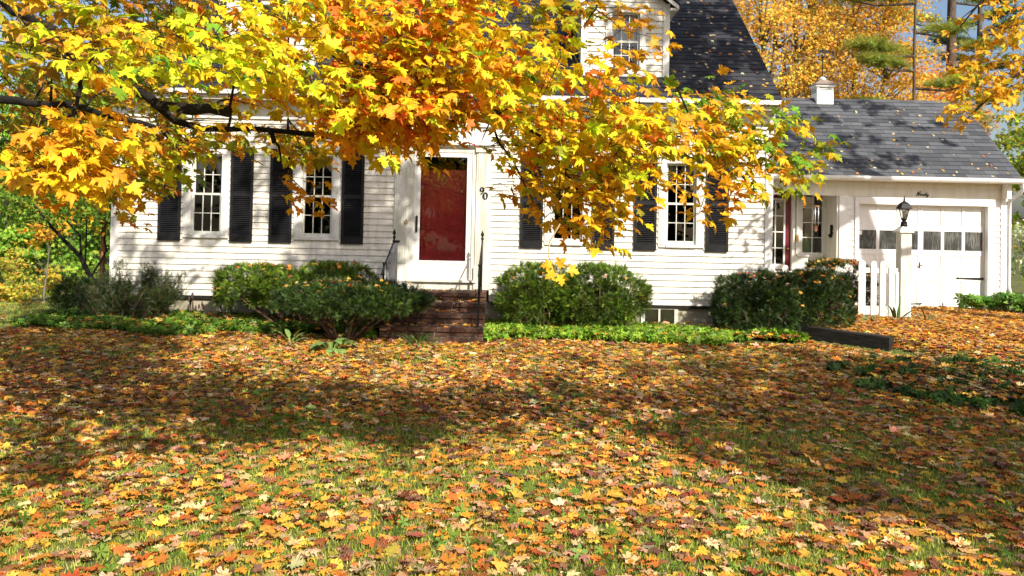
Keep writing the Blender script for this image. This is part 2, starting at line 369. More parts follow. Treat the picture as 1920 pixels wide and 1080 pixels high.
# cornice: frieze, soffit, gutter board, crown
mb=MB();mb.box(XL-.02,XR+.02,12.955,12.999,3.50,3.80,M['trim']);mb.box(XL-.02,XR+.02,12.93,12.954,3.74,3.80,M['trim'])
mb.box(XL-.05,XR+.05,12.72,12.999,3.801,3.83,M['trim']);mb.box(XL-.06,XR+.06,12.69,12.719,3.78,3.90,M['trim'])
mb.prism([(12.62,3.93),(12.62,3.86),(12.65,3.84),(12.689,3.80),(12.689,3.905)],XL-.07,XR+.07,M['trim']);mb.build('cornice',house)
def shingle_roof(name,parent,x0,x1,ey,ez,ry,rz,m,thick=.05,expo=.142,skip=None):
    """stepped courses on the front slope plus a plain slab for the back slope"""
    mb=MB();d=np.array((0,ry-ey,rz-ez));Ln=np.linalg.norm(d);d/=Ln;n=np.array((0,-d[2],d[1]))
    k=0;s=0.
    while s<Ln:
        e=min(s+expo,Ln);a=np.array((0,ey,ez))+d*s+n*.011;b=np.array((0,ey,ez))+d*e+n*.002;c=np.array((0,ey,ez))+d*s+n*.001
        mb.poly([(x0,*a[1:]),(x1,*a[1:]),(x1,*b[1:]),(x0,*b[1:])],m,[(x0,s+.001),(x1,s+.001),(x1,e-.001),(x0,e-.001)])
        mb.poly([(x0,*c[1:]),(x1,*c[1:]),(x1,*a[1:]),(x0,*a[1:])],m,[(x0,s),(x1,s),(x1,s+.01),(x0,s+.01)])
        s=e
    # deck and the other slope
    by=2*ry-ey
    mb.prism([(ey,ez),(ry,rz),(by,ez),(by,ez-thick*1.3),(ry,rz-thick*1.3),(ey,ez-thick)],x0+.004,x1-.004,m)
    return mb.build(name,parent)
roof=shingle_roof('roof',house,XL-.06,XR+.06,EY-.06,EZ-.048,RY,RZ,M['roof'])
for x in (XL-.064,XR+.041):
    mb=MB();mb.prism([(12.71,3.77),(12.71,3.86),(RY,RZ-.09),(21.69,3.86),(21.69,3.77),(RY,RZ-.22)],x,x+.022,M['trim']);mb.build('rake_board',house)
# ---- windows
def window(parent,cx,zb,zt,hw,y,cols=3,rows=2,trim=.125,curtain=None,name='window',sillw=True):
    """double-hung window; hw = half width of the opening; y = plane of the wall face"""
    mb=MB();t=trim;T=M['trim']
    mb.box(cx-hw-t,cx-hw,y-.03,y+.015,zb-.05,zt+t,T);mb.box(cx+hw,cx+hw+t,y-.03,y+.015,zb-.05,zt+t,T)
    mb.box(cx-hw,cx+hw,y-.03,y+.015,zt,zt+t,T);mb.box(cx-hw-t-.02,cx+hw+t+.02,y-.055,y-.0301,zt+t-.03,zt+t+.012,T)
    mb.box(cx-hw,cx+hw,y-.045,y+.06,zb-.05,zb,T)
    mb.box(cx-hw-t+.03,cx-hw-.02,y-.038,y-.0301,zb,zt,T);mb.box(cx+hw+.02,cx+hw+t-.03,y-.038,y-.0301,zb,zt,T)
    # reveals
    mb.box(cx-hw-.02,cx-hw,y+.0151,y+.11,zb,zt,T);mb.box(cx+hw,cx+hw+.02,y+.0151,y+.11,zb,zt,T);mb.box(cx-hw,cx+hw,y+.0151,y+.11,zt,zt+.02,T);mb.box(cx-hw,cx+hw,y+.061,y+.11,zb-.05,zb,T)
    o=mb.build(name,parent)
    zm=(zb+zt)/2;r=.035
    for (a,b,dy) in((zb,zm+.02,.018),(zm-.02,zt,.048)):
        T=M['old_shaded_trim'];mb=MB();y0,y1=y+dy,y+dy+.028  # white sashes toned greyer: recess shade is put into their paint
        mb.box(cx-hw+.002,cx-hw+r,y0,y1,a,b,T);mb.box(cx+hw-r,cx+hw-.002,y0,y1,a,b,T)
        bo=.055 if a==zb else r
        mb.box(cx-hw+r,cx+hw-r,y0,y1,a,a+bo,T);mb.box(cx-hw+r,cx+hw-r,y0,y1,b-r,b,T)
        gx0,gx1,g0,g1=cx-hw+r,cx+hw-r,a+bo,b-r
        for i in range(1,cols):
            x=gx0+(gx1-gx0)*i/cols;mb.box(x-.0065,x+.0065,y0+.003,y1-.004,g0,g1,T)
        for j in range(1,rows):
            z=g0+(g1-g0)*j/rows;mb.box(gx0,gx1,y0+.005,y1-.006,z-.0065,z+.0065,T)
        mb.build('sash',o)
        mb=MB();mb.poly([(gx0,y1-.012,g0),(gx1,y1-.012,g0),(gx1,y1-.012,g1),(gx0,y1-.012,g1)],M['glass']);mb.build('pane',o)
    if curtain:
        n=26;zz=curtain
        for s,(xa,xb) in enumerate(((cx-hw+.01,cx-.03),(cx+.03,cx+hw-.01))):
            top=[];bot=[];mb=MB()
            for i in range(n+1):
                u=i/n;x=xa+(xb-xa)*u;yy=y+.15+.012*math.sin(u*31)
                drop=zt-(zt-zz)*( (1-u) if s==0 else u)**.6
                top.append((x,yy,zt));bot.append((x,yy,drop))
            for i in range(n):mb.poly([bot[i],bot[i+1],top[i+1],top[i]],M['curtain'],smooth=True)
            mb.build('curtain',o)
    return o
for c,cz in zip(WIN,(2.35,2.6,2.5,2.45)):window(house,c,1.60,2.92,.245,WY,curtain=cz)
# ---- shutters
def shutter():
    mb=MB();S=M['shutter'];w,h,t=.181,1.52,.032
    mb.box(-w,-w+.042,-t,0,0,h,S);mb.box(w-.042,w,-t,0,0,h,S)
    for a,b in((0,.115),(.735,.80),(h-.085,h)):mb.box(-w+.042,w-.042,-t+.002,-.002,a,b,S)
    for a,b in((.115,.735),(.80,h-.085)):
        n=int((b-a)/.031)
        for i in range(n):
            z=a+(b-a)*(i+.5)/n
            mb.obox((0,-t/2,z),(w-.042,0,0),(0,.0125,.0125),(0,-.003,.003),S)
    mb.box(-w+.03,w-.03,-.0018,0.0,.05,h-.05,S)
    for zz in(.05,h-.05):
        for xx in(-w+.02,w-.02):mb.lathe((xx,-t-.001,zz),[(.0001,-.006),(.006,0),(.0001,.006)],M['iron'],8)
    return mb.mesh('shutter')
shm=shutter()
for c in WIN:
    for s in(-1,1):
        o=bpy.data.objects.new('shutter',shm);COL.objects.link(o);o.parent=house
        o.location=np.array((c+s*.584,12.98,1.495))-wloc(house);o.rotation_euler=(0,random.uniform(-.004,.004),0)
# ---- front entrance
mb=MB();O=M['old_shaded_trim']
for x0,x1 in((-1.905,-1.665),(-.585,-.345)):
    mb.box(x0,x1,12.955,13.12,.80,3.10,O)
    for i in range(5):
        x=x0+.045+i*(x1-x0-.09)/4;mb.box(x-.012,x+.012,12.947,12.9549,1.2,3.02,O)
    mb.box(x0-.015,x1+.015,12.935,12.9549,.80,1.17,O);mb.box(x0-.015,x1+.015,12.93,12.954,3.03,3.10,O)
# inner casing
mb.box(-1.664,-1.60,12.975,13.10,.95,3.10,O);mb.box(-.65,-.586,12.975,13.10,.95,3.10,O);mb.box(-1.599,-.651,12.98,13.10,3.02,3.10,O)
mb.box(-1.93,-.32,12.95,13.11,3.101,3.5,M['trim']);mb.box(-1.98,-.27,12.90,12.949,3.14,3.20,M['trim']);mb.box(-1.97,-.28,12.92,12.9499,3.44,3.4999,M['trim'])
mb.build('door_surround',house)
mb=MB();mb.box(-1.69,-.56,12.91,13.0,.915,.945,M['old_shaded_trim']);mb.box(-1.664,-.586,12.96,13.1,.78,.9149,O);mb.build('threshold',house)
sd=MB();T=M['trim'];x0,x1,z0,z1=-1.598,-.652,.948,3.018;gx0,gx1,g0,g1=-1.495,-.738,1.255,2.945
sd.box(x0,gx0,12.99,13.025,z0,z1,T);sd.box(gx1,x1,12.99,13.025,z0,z1,T);sd.box(gx0,gx1,12.99,13.025,g1,z1,T);sd.box(gx0,gx1,12.99,13.025,z0,g0-.001,T);sd.box(gx0+.02,gx1-.02,12.985,12.9899,z0+.04,g0-.09,T);sd.box(gx0-.02,gx1+.02,12.984,12.9899,g0-.05,g0,T)
door=sd.build('storm_door',house)
mb=MB();mb.poly([(gx0,13.01,g0),(gx1,13.01,g0),(gx1,13.01,g1),(gx0,13.01,g1)],M['storm']);mb.build('glass',door)
mb=MB();mb.box(-1.555,-1.525,12.955,12.98,1.72,1.98,M['iron']);mb.box(-1.548,-1.532,12.9801,12.99,1.75,1.77,M['iron']);mb.box(-1.548,-1.532,12.9801,12.99,1.93,1.95,M['iron']);mb.build('handle',door)
mb=MB();R=M['red'];mb.box(-1.56,-.69,13.085,13.125,.95,2.74,R)
for a,b,c,d in((-1.47,-1.17,1.02,1.62),(-1.08,-.78,1.02,1.62),(-1.47,-1.17,1.76,2.52),(-1.08,-.78,1.76,2.52)):
    # raised panel with a moulded rim
    for p,q,r_,s_ in((a,b,c,c+.025),(a,b,d-.025,d),(a,a+.025,c+.025,d-.025),(b-.025,b,c+.025,d-.025)):mb.box(p,q,13.060,13.0849,r_,s_,R)
    mb.box(a+.06,b-.06,13.064,13.0849,c+.06,d-.06,R)
mb.box(-1.5,-.75,13.07,13.0849,2.62,2.66,R)
fd=mb.build('front_door',house)
mb=MB();mb.lathe((-1.5,13.05,1.78),[(.001,-.03),(.024,-.02),(.03,0),(.024,.02),(.001,.03)],M['brass'],12);mb.build('knob',fd)
mb=MB();mb.tube([(-1.12+.045*math.sin(a),13.05,2.56+.06*math.cos(a)) for a in np.linspace(.3,6,14)],.008,M['brass']);mb.box(-1.14,-1.10,13.05,13.07,2.6,2.66,M['brass']);mb.build('knocker',fd)
mb=MB();pts=[(-1.712+.025*math.cos(a),12.938,1.875+.04*math.sin(a)) for a in np.linspace(0,6.283,18)[:-1]]
mb.faces([p for p in pts]+[(x,12.946,z) for x,y,z in pts],[tuple(range(16,-1,-1))]+[(i,(i+1)%17,17+(i+1)%17,17+i) for i in range(17)],M['brass'])
db=mb.build('doorbell',house);mb=MB();mb.lathe((-1.712,12.936,1.875),[(.001,-.014),(.014,0),(.001,.014)],M['white'],10);mb.build('button',db)
def text(s,name,parent,loc,size,m,depth=.006,font=None):
    c=bpy.data.curves.new(name,'FONT');c.body=s;c.size=size;c.extrude=depth;c.align_x='CENTER';c.align_y='CENTER';c.offset=size*.02
    t=bpy.data.objects.new(name+'_tmp',c);me=bpy.data.meshes.new_from_object(t);bpy.data.objects.remove(t);me.materials.clear();me.materials.append(m)
    o=bpy.data.objects.new(name,me);COL.objects.link(o);o.rotation_euler=(math.pi/2,0,0)
    if parent:o.parent=parent;o.location=np.array(loc)-wloc(parent)
    else:o.location=loc
    return o
def numeral(pts,wid,name,loc):
    """a serif numeral as a flat ribbon of varying width"""
    mb=MB();n=len(pts);p=np.array(pts,float)
    for closed in(0,):
        L=[];Rr=[]
        for i in range(n):
            t=p[min(i+1,n-1)]-p[max(i-1,0)];t/=np.linalg.norm(t);nn=np.array((-t[1],t[0]))*wid[i]
            L.append(p[i]+nn);Rr.append(p[i]-nn)
        for i in range(n-1):
            q=[L[i],L[i+1],Rr[i+1],Rr[i]]
            a=[(loc[0]+x,loc[1],loc[2]+z) for x,z in q];b=[(loc[0]+x,loc[1]+.01,loc[2]+z) for x,z in q]
            mb.faces(a+b,[(0,1,2,3),(7,6,5,4),(0,4,5,1),(2,6,7,3)],M['iron'])
    return mb.build(name,house)
el=lambda cx,cz,rx,rz,a0,a1,n:[(cx+rx*math.cos(a),cz+rz*math.sin(a)) for a in np.linspace(a0,a1,n)]
p0=el(0,0,.030,.052,0,2*math.pi,25);numeral(p0,[.004+.009*abs(math.cos(a)) for a in np.linspace(0,2*math.pi,25)],'house_number',(-.432,12.934,2.325))
p9=el(0,.018,.026,.03,0,2*math.pi,19)+el(-.012,.014,.040,.066,-.05,-1.75,10);numeral(p9,[.004+.008*abs(math.cos(a)) for a in np.linspace(0,2*math.pi,19)]+[.010,.010,.009,.008,.006,.005,.005,.006,.009,.009],'house_number',(-.487,12.934,2.412))
# lantern over the door with scroll bracket
mb=MB();c=(-1.17,12.82,3.24);mb.lathe(c,[(.012,-.12),(.045,-.10),(.062,.03),(.075,.05),(.03,.10),(.012,.12),(.012,.15)],M['iron'],8,False)
mb.box(-1.19,-1.15,12.94,12.9495,3.2,3.48,M['iron']);mb.tube([(-1.17,12.94,3.45),(-1.17,12.86,3.47),(-1.17,12.82,3.40)],.01,M['iron'])
for s in(1,):
    mb.tube([(-1.15+.02*i+.012*math.sin(i*1.4),12.935,3.36+.035*math.sin(i*.9)) for i in range(14)],.008,M['iron'],5)
mb.tube([(-1.12+.035*math.cos(a)*(1-a/9),12.935,3.40+.035*math.sin(a)*(1-a/9)) for a in np.linspace(0,7.5,20)],.008,M['iron'],5)
wl=mb.build('wall_lantern',house)
mb=MB();mb.lathe((c[0],c[1],c[2]),[(.040,-.09),(.056,.02)],M['lampglass'],8,False);mb.build('lantern_glass',wl)
# basement window
mb=MB();mb.box(2.14,2.74,13.0,13.029,.54,.556,M['old_shaded_trim'])
for a,b in((2.14,2.20),(2.42,2.45),(2.68,2.74)):mb.box(a,b,12.995,13.029,.24,.5399,M['old_shaded_trim'])
bw=mb.build('basement_window',house);mb=MB();mb.poly([(2.2,13.02,.24),(2.68,13.02,.24),(2.68,13.02,.54),(2.2,13.02,.54)],M['glass']);mb.build('pane',bw)
# ---- dormers
def dormer(cx):
    hw=.725;y=13.27;zb=EZ+RS*(y-EY)-.02;ze=5.58;zp=ze+hw*.80
    mb=MB()
    slope=lambda z:(cx-hw+.09,cx+hw-.09) if z<ze else (cx-max(hw-.05-(z-ze)/.8,.02),cx+max(hw-.05-(z-ze)/.8,.02))
    siding(mb,cx-hw,cx+hw,zb,zp-.06,y,[(cx-.33,cx+.33,zb+.10,5.50)],M['siding'],.105,slope)
    mb.prism_y([(cx-hw,zb-.2),(cx-.30,zb-.2),(cx-.30,5.48),(cx+.30,5.48),(cx+.30,zb-.2),(cx+hw,zb-.2),(cx+hw,ze),(cx,zp-.02),(cx-hw,ze)],y,y+.1,M['siding'])
    mb.box(cx-.2999,cx+.2999,y,y+.1,zb-.2,zb+.09,M['siding'])
    for s in(-1,1):
        xa=cx+s*hw;yb=EY+(ze-EZ)/RS+.1
        a,b=sorted((xa,xa-s*.08));vs=[(13.371,EZ+RS*(13.371-EY)-.1),(yb,ze),(13.371,ze)]
        mb.prism(vs,a,b,M['siding'])
    d=mb.build('dormer',house)
    mb=MB()
    for s in(-1,1):
        a,b=sorted((cx+s*(hw+.012),cx+s*(hw-.095)));mb.box(a,b,y-.035,y-.0005,zb-.0,ze+.02,M['trim'])
    mb.box(cx-hw+.1,cx+hw-.1,y-.03,y-.0005,zb-.0,zb+.055,M['trim'])
    mb.build('corner_trim',d)
    mb=MB();ov=.13;zz=ze-.04
    for s in(-1,1):
        p=[(cx+s*(hw+ov),zz-.07),(cx+s*(hw+ov),zz),(cx,zz+(hw+ov)*.8),(cx,zz+(hw+ov)*.8-.09)]
        if s<0:p=p[::-1]
        mb.prism_y(p,y-.18,y-.15,M['trim'])
        p=[(cx+s*(hw+ov),zz-.075),(cx+s*(hw-.0),zz-.075),(cx+s*hw,zz-.04),(cx+s*(hw+ov),zz-.04)]
        if s<0:p=p[::-1]
        mb.prism_y(p,y-.149,y+.9,M['trim'])
    mb.build('rake_trim',d)
    mb=MB()
    for s in(-1,1):
        e=np.array((cx+s*(hw+ov+.02),zz+.0));t=np.array((cx,zz+(hw+ov+.02)*.8))
        for k in range(8):
            a=e+(t-e)*k/8;b=e+(t-e)*(k+1)/8;h=.012
            yb=lambda z:EY+(z-EZ)/RS+.05
            q=[(a[0],y-.2,a[1]+h),(b[0],y-.2,b[1]+.003),(b[0],yb(b[1])+.1,b[1]+.003),(a[0],yb(a[1])+.1,a[1]+h)]
            mb.poly(q if s<0 else q[::-1],M['roof'],[(0,k*.142+.001),(0,k*.142+.141),(1.5,k*.142+.141),(1.5,k*.142+.001)])
            q=[(a[0],y-.2,a[1]),(a[0],y-.2,a[1]+h),(b[0],y-.2,b[1]+.003),(b[0],y-.2,b[1])];mb.poly(q,M['roof'])
    mb.build('dormer_roof',d)
    w=window(d,cx+.01,zb+.10,5.45,.235,y,3,2,.10,None,'dormer_window')
    mb=MB();n=30
    for i in range(n):
        u,v=cx-.2+.4*i/n,cx-.2+.4*(i+1)/n;f=lambda t:y+.125+.01*math.sin(t*70)
        mb.poly([(u,f(u),zb+.55),(v,f(v),zb+.55),(v,f(v),5.45),(u,f(u),5.45)],M['curtain'],smooth=True)
    mb.build('curtain',d)
dormer(1.835);dormer(-4.09)
# ---------------------------------------------------------------- garage wing
GY=16.4;GB=.27;GXL,GXR=6.73,10.17
garage=thing('garage','low white garage wing with paned overhead door, grey roof and a recessed red side entry','garage',(8.4,16.4,.25))
G=M['garage'];C=M['cream']
DX0,DX1,DZ=7.135,9.78,2.395
mb=MB();siding(mb,GXL+.17,GXR-.12,GB,2.55,GY,[(DX0-.10,DX1+.11,0,2.53)],G,.125)
mb.box(GXL,DX0,GY,GY+.15,GB-.3,2.93,G);mb.box(DX1,GXR,GY,GY+.15,GB-.3,2.93,G);mb.box(DX0,DX1,GY,GY+.15,DZ,2.93,G);mb.build('front_wall',garage)
mb=MB();mb.box(GXL,GXL+.17,16.368,16.3995,GB-.02,2.55,G);mb.build('corner_board',garage);mb=MB();mb.box(GXR-.12,GXR+.012,16.368,16.3995,GB-.02,2.55,G);mb.build('corner_board',garage)
mb=MB();mb.box(DX0-.085,DX0,16.36,16.3995,GB-.02,2.52,G);mb.box(DX1,DX1+.105,16.36,16.3995,GB-.02,2.52,G);mb.box(DX0,DX1,16.36,16.3995,DZ,2.52,G);mb.box(DX1+.02,DX1+.05,16.352,16.3599,GB-.02,2.5,G);mb.build('door_frame',garage)
mb=MB();mb.box(4.26,GXR+.02,16.37,16.3995,2.551,2.72,C);mb.box(4.26,GXR+.02,16.385,16.3995,2.7201,2.86,C);mb.box(4.25,GXR+.08,16.10,16.3995,2.861,2.885,C)
mb.box(4.26,GXL,16.4,16.55,2.56,2.86,C)
mb.build('frieze_board',garage)
mb=MB();mb.prism([(16.0,2.955),(16.0,2.90),(16.02,2.87),(16.085,2.855),(16.11,2.86),(16.11,2.945)],4.25,GXR+.16,G);gt=mb.build('gutter',garage)
mb=MB();mb.tube([(GXR+.13,16.04,2.86),(GXR+.13,16.06,2.74),(GXR+.10,16.2,2.62),(GXR+.045,16.35,2.52),(GXR+.045,16.36,2.2),(GXR+.045,16.36,.75),(GXR+.045,16.3,.62)],.032,G,8)
mb.box(GXR-.0,GXR+.09,16.35,16.355,2.0,2.03,G);mb.build('downspout',garage)
mb=MB();mb.box(GXR-.11,GXR-.02,16.19,16.367,2.56,2.86,G);mb.build('eave_return',garage)
groof=shingle_roof('roof',garage,4.25,GXR+.14,16.07,2.945,18.35,4.85,M['groof'])
mb=MB();mb.prism([(16.12,2.80),(16.12,2.90),(18.35,4.76),(20.6,2.90),(20.6,2.80),(18.35,4.62)],GXR+.11,GXR+.132,G);mb.build('rake_board',garage)
mb=MB();prof=[(16.551,GB-.3),(20.4,GB-.3),(20.4,2.9),(18.35,4.68),(16.551,3.2)];mb.prism(prof,GXR-.12,GXR,G);mb.build('side_wall',garage)
mb=MB();mb.box(4.26,GXR-.121,20.3,20.4,GB-.3,2.9,G);mb.build('back_wall',garage)
# overhead door
mb=MB();x0,x1,y=DX0+.004,DX1-.004,GY+.10
mb.box(x0,x1,y,y+.05,GB,DZ-.003,G)
mid=(x0+x1)/2;rows=[(GB,.33,.11),(.33,.83,0),(.83,.90,1),(.90,1.36,0),(1.36,1.47,1),(1.47,1.86,2),(1.86,1.97,1),(1.97,2.36,0),(2.36,DZ-.003,1)]
cols=[];w=(x1-x0)
edges=[x0,x0+.045]
leafw=(w-.10)/2
cells=[]
for s in(0,1):
    a=x0+.035 if s==0 else mid+.055;b=mid-.055 if s==0 else x1-.035
    cw=(b-a-.13)/3
    for k in range(3):cells.append((a+k*(cw+.065),a+k*(cw+.065)+cw))
st=[x0]+[v for c in cells for v in c]+[x1]
for i in range(0,len(st),2):mb.box(st[i],st[i+1],y-.016,y-.0003,GB,DZ-.003,G)
for za,zb_,kind in rows:
    if kind in(1,.11):
        for a,b in cells:mb.box(a,b,y-.0155,y-.0003,za,zb_,G)
    elif kind==0:
        for a,b in cells:
            mb.box(a+.018,b-.018,y-.006,y-.0003,za+.018,zb_-.018,G)
gd=mb.build('garage_door',garage)
mb=MB();mb.box(mid-.002,mid+.002,y-.0166,y-.0161,GB,DZ-.01,M['dark']);mb.build('seam',gd)
for i,(a,b) in enumerate(cells):
    mb=MB();mb.box(a,b,y-.008,y-.0004,1.47,1.86,M['fog'])
    mb.build('window_pane',gd)
mb=MB();a,b=cells[0];mb.box(a+.01,a+.075,y-.0095,y-.0081,1.76,1.85,M['white']);mb.build('sticker',gd)
mb=MB();mb.prism_y([(9.20,.905),(9.23,.885),(9.26,.895),(9.76,.875),(9.76,.925),(9.26,.912),(9.23,.925)],y-.03,y-.0165,M['iron']);mb.build('strap_hinge',gd)
mb=MB();mb.tube([(mid-.16,y-.02,.375),(mid-.15,y-.05,.375),(mid+.02,y-.05,.37),(mid+.03,y-.02,.37)],.011,M['iron']);mb.build('pull_handle',gd)
mb=MB();mb.box(mid-.03,mid-.01,y-.022,y-.0165,1.09,1.22,M['iron']);mb.tube([(mid-.02,y-.022,1.16),(mid-.02,y-.06,1.16),(mid+.02,y-.06,1.14)],.009,M['iron']);mb.build('lock_handle',gd)
# script sign  "Ninety"
def stroke(mb,pts,o,s,r):
    mb.tube([(o[0]+(p[0]+.22*p[1])*s,o[1],o[2]+p[1]*s) for p in pts],r,M['iron'],5)
mb=MB();o_=(8.30,16.362,2.585);s=.062
stroke(mb,[(-.1,.1),(.0,-.02),(.1,.3),(.25,1.1),(.35,1.35),(.42,1.2),(.5,.6),(.62,.05),(.7,.1),(.85,.8),(1.0,1.45),(1.15,1.4)],o_,s,.0065)
stroke(mb,[(1.05,.35),(1.2,.6),(1.25,.3),(1.32,.02),(1.5,.15),(1.62,.55),(1.66,.1),(1.72,.3),(1.9,.62),(2.02,.5),(2.04,.1),(2.2,.05),(2.45,.3),(2.62,.58),(2.5,.62),(2.42,.3),(2.52,.02),(2.75,.12),(2.98,.6),(3.1,1.1),(3.06,.5),(3.1,.05),(3.3,.1),(3.45,.55),(3.5,.2),(3.65,.1),(3.85,.6),(3.8,.0),(3.6,-.5),(3.4,-.55),(3.5,-.2),(4.0,.25)],o_,s,.0055)
stroke(mb,[(2.85,.82),(3.4,.88)],o_,s,.0055);stroke(mb,[(1.28,.85),(1.31,.9)],o_,s,.008)
mb.build('name_sign',garage)
# cupola with weathervane
CX,CYf=7.10,18.14;hw=.19
mb=MB();cb=lambda z0,z1,e:(CX-hw-e,CX+hw+e,CYf-e,CYf+2*hw+e,z0,z1)
mb.box(*cb(4.45,5.,0),M['garage']);mb.box(*cb(5.09,5.14,.03),M['garage']);mb.box(CX-hw,CX-hw+.05,CYf,CYf+2*hw,5.0001,5.09,M['garage']);mb.box(CX+hw-.05,CX+hw,CYf,CYf+2*hw,5.0001,5.09,M['garage']);mb.box(CX-hw+.05,CX+hw-.05,CYf+.03,CYf+2*hw,5.0001,5.09,M['dark'])
cu=mb.build('cupola',garage)
mb=MB()
for k in range(3):mb.obox((CX,CYf+.012,5.015+k*.03),(hw-.052,0,0),(0,.012,.008),(0,-.002,.004),M['garage'])
mb.box(CX-hw-.006,CX-hw-.0005,CYf+.04,CYf+.40,4.96,4.975,M['dark']);mb.box(CX-hw-.006,CX-hw-.0005,CYf+.04,CYf+.40,5.,5.015,M['dark']);mb.box(CX-hw-.006,CX-hw-.0005,CYf+.04,CYf+.40,5.04,5.055,M['dark'])
mb.build('louvre',cu)
mb=MB();e=.065;b=[(CX-hw-e,CYf-e,5.141),(CX+hw+e,CYf-e,5.141),(CX+hw+e,CYf+2*hw+e,5.141),(CX-hw-e,CYf+2*hw+e,5.141)]
mid_=[(CX-.09,CYf+hw-.09,5.26),(CX+.09,CYf+hw-.09,5.26),(CX+.09,CYf+hw+.09,5.26),(CX-.09,CYf+hw+.09,5.26)]
mb.faces(b+mid_,[(3,2,1,0),(0,1,5,4),(1,2,6,5),(2,3,7,6),(3,0,4,7),(4,5,6,7)],M['brownroof']);mb.build('cupola_roof',cu)
mb=MB();mb.lathe((CX,CYf+hw,5.26),[(.085,0),(.085,.03),(.06,.06),(.02,.09)],M['white'],12);mb.build('finial',cu)
mb=MB();v=(CX,CYf+hw);mb.tube([(v[0],v[1],5.34),(v[0],v[1],6.02)],.010,M['iron'],6)
mb.tube([(v[0]-.10,v[1],5.80),(v[0]+.10,v[1],5.80)],.007,M['iron'],5);mb.tube([(v[0],v[1]-.10,5.80),(v[0],v[1]+.10,5.80)],.007,M['iron'],5)
for dx in(-.10,.10):mb.box(v[0]+dx-.02,v[0]+dx+.02,v[1]-.005,v[1]+.005,5.78,5.83,M['iron'])
mb.lathe((v[0],v[1],5.80),[(.01,-.04),(.03,0),(.01,.04)],M['iron'],8)
mb.prism_y([(v[0]-.10,5.93),(v[0]-.05,5.90),(v[0]+.04,5.91),(v[0]+.12,5.88),(v[0]+.13,5.97),(v[0]+.04,5.94),(v[0]+.01,6.03),(v[0]-.03,5.97),(v[0]-.06,5.98)],v[1]-.006,v[1]+.006,M['iron']);mb.build('weathervane',cu)
# recessed entry
BY=17.0
mb=MB();mb.box(4.26,5.0,BY,BY+.1,.1,2.9,C);mb.box(5.96,6.17,BY,BY+.1,.1,2.9,C);mb.box(6.66,6.729,BY,BY+.1,.1,2.9,C);mb.box(6.17,6.66,BY,BY+.1,.1,1.30,C);mb.box(6.17,6.66,BY,BY+.1,2.68,2.9,C);mb.box(5.0,5.96,BY,BY+.1,2.66,2.9,C)
mb.box(6.09,6.66,BY-.03,BY-.0003,1.26,1.30,M['trim'])
for z in(.95,1.02,1.13):mb.box(6.12,6.64,BY-.012,BY-.0003,z,z+.012,M['trim'])
mb.box(5.965,6.02,BY-.05,BY-.0003,.2,2.66,M['trim']);mb.box(6.06,6.13,BY-.03,BY-.0003,1.3,2.70,M['trim'])
mb.build('entry_wall',garage)
mb=MB();z=.3
while z<2.85:
    mb.poly([(6.712,16.5,z),(6.712,17.0,z),(6.727,17.0,z+.125),(6.727,16.5,z+.125)][::-1],C);mb.poly([(6.728,16.5,z),(6.728,17.0,z),(6.712,17.0,z),(6.712,16.5,z)],C);z+=.125
mb.box(6.73,6.83,16.551,16.999,.1,2.9,C);mb.box(6.69,6.7295,16.40,16.46,.2,2.56,M['trim']);mb.build('entry_side_wall',garage)
mb=MB();D=M['darkred'];x0,x1=5.03,5.955
mb.box(x0,x1,BY+.02,BY+.06,.25,.98,D);mb.box(x0,x0+.12,BY+.02,BY+.06,.98,2.64,D);mb.box(x1-.115,x1,BY+.02,BY+.06,.98,2.64,D);mb.box(x0+.12,x1-.115,BY+.02,BY+.06,2.49,2.64,D)
mb.box(x0+.15,x1-.15,BY+.012,BY+.0199,.4,.9,M['red'])
ed=mb.build('entry_door',garage)
mb=MB();gx0,gx1,g0,g1=x0+.12,x1-.115,1.06,2.49;W=M['trim']
mb.box(gx0,gx0+.035,BY+.008,BY+.058,.981,g1,W);mb.box(gx1-.035,gx1,BY+.008,BY+.058,.981,g1,W);mb.box(gx0+.035,gx1-.035,BY+.008,BY+.058,.981,g0+.03,W);mb.box(gx0+.035,gx1-.035,BY+.008,BY+.058,g1-.035,g1,W)
for i in(1,2):
    x=gx0+(gx1-gx0)*i/3+.02;mb.box(x-.012,x+.012,BY+.012,BY+.05,g0+.03,g1-.035,W)
for i in(1,2,3):
    zz=g0+.03+(g1-g0-.065)*i/4;mb.box(gx0+.035,gx1-.035,BY+.014,BY+.048,zz-.011,zz+.011,W)
mb.build('door_sash',ed);mb=MB();mb.poly([(gx0+.03,BY+.03,g0),(gx1-.03,BY+.03,g0),(gx1-.03,BY+.03,g1),(gx0+.03,BY+.03,g1)],M['glass']);mb.build('door_glass',ed)
mb=MB();mb.lathe((5.90,BY-.01,1.42),[(.001,-.03),(.03,0),(.001,.03)],M['brass'],10);mb.build('knob',ed)
# interior backing with curtain and vase
mb=MB();mb.box(4.3,6.7,18.2,18.3,.2,2.9,M['dark']);mb.box(4.3,10,17.2,20.2,.1,.2,M['dark']);mb.box(5.42,5.66,17.5,17.52,1.3,2.5,M['yellow']);mb.build('interior',garage)
mb=MB();W=M['trim'];x0,x1,z0,z1=6.17,6.66,1.30,2.68
mb.box(x0,x0+.035,BY+.0,BY+.05,z0,z1,W);mb.box(x1-.04,x1,BY+.0,BY+.05,z0,z1,W);mb.box(x0+.035,x1-.04,BY+.0,BY+.05,z0,z0+.05,W);mb.box(x0+.035,x1-.04,BY+.0,BY+.05,z1-.06,z1,W)
xm=(x0+x1)/2;mb.box(xm-.009,xm+.009,BY+.012,BY+.04,z0+.05,z1-.06,W)
for i in(1,2,3):
    zz=z0+.05+(z1-z0-.11)*i/4;mb.box(x0+.035,x1-.04,BY+.014,BY+.038,zz-.009,zz+.009,W)
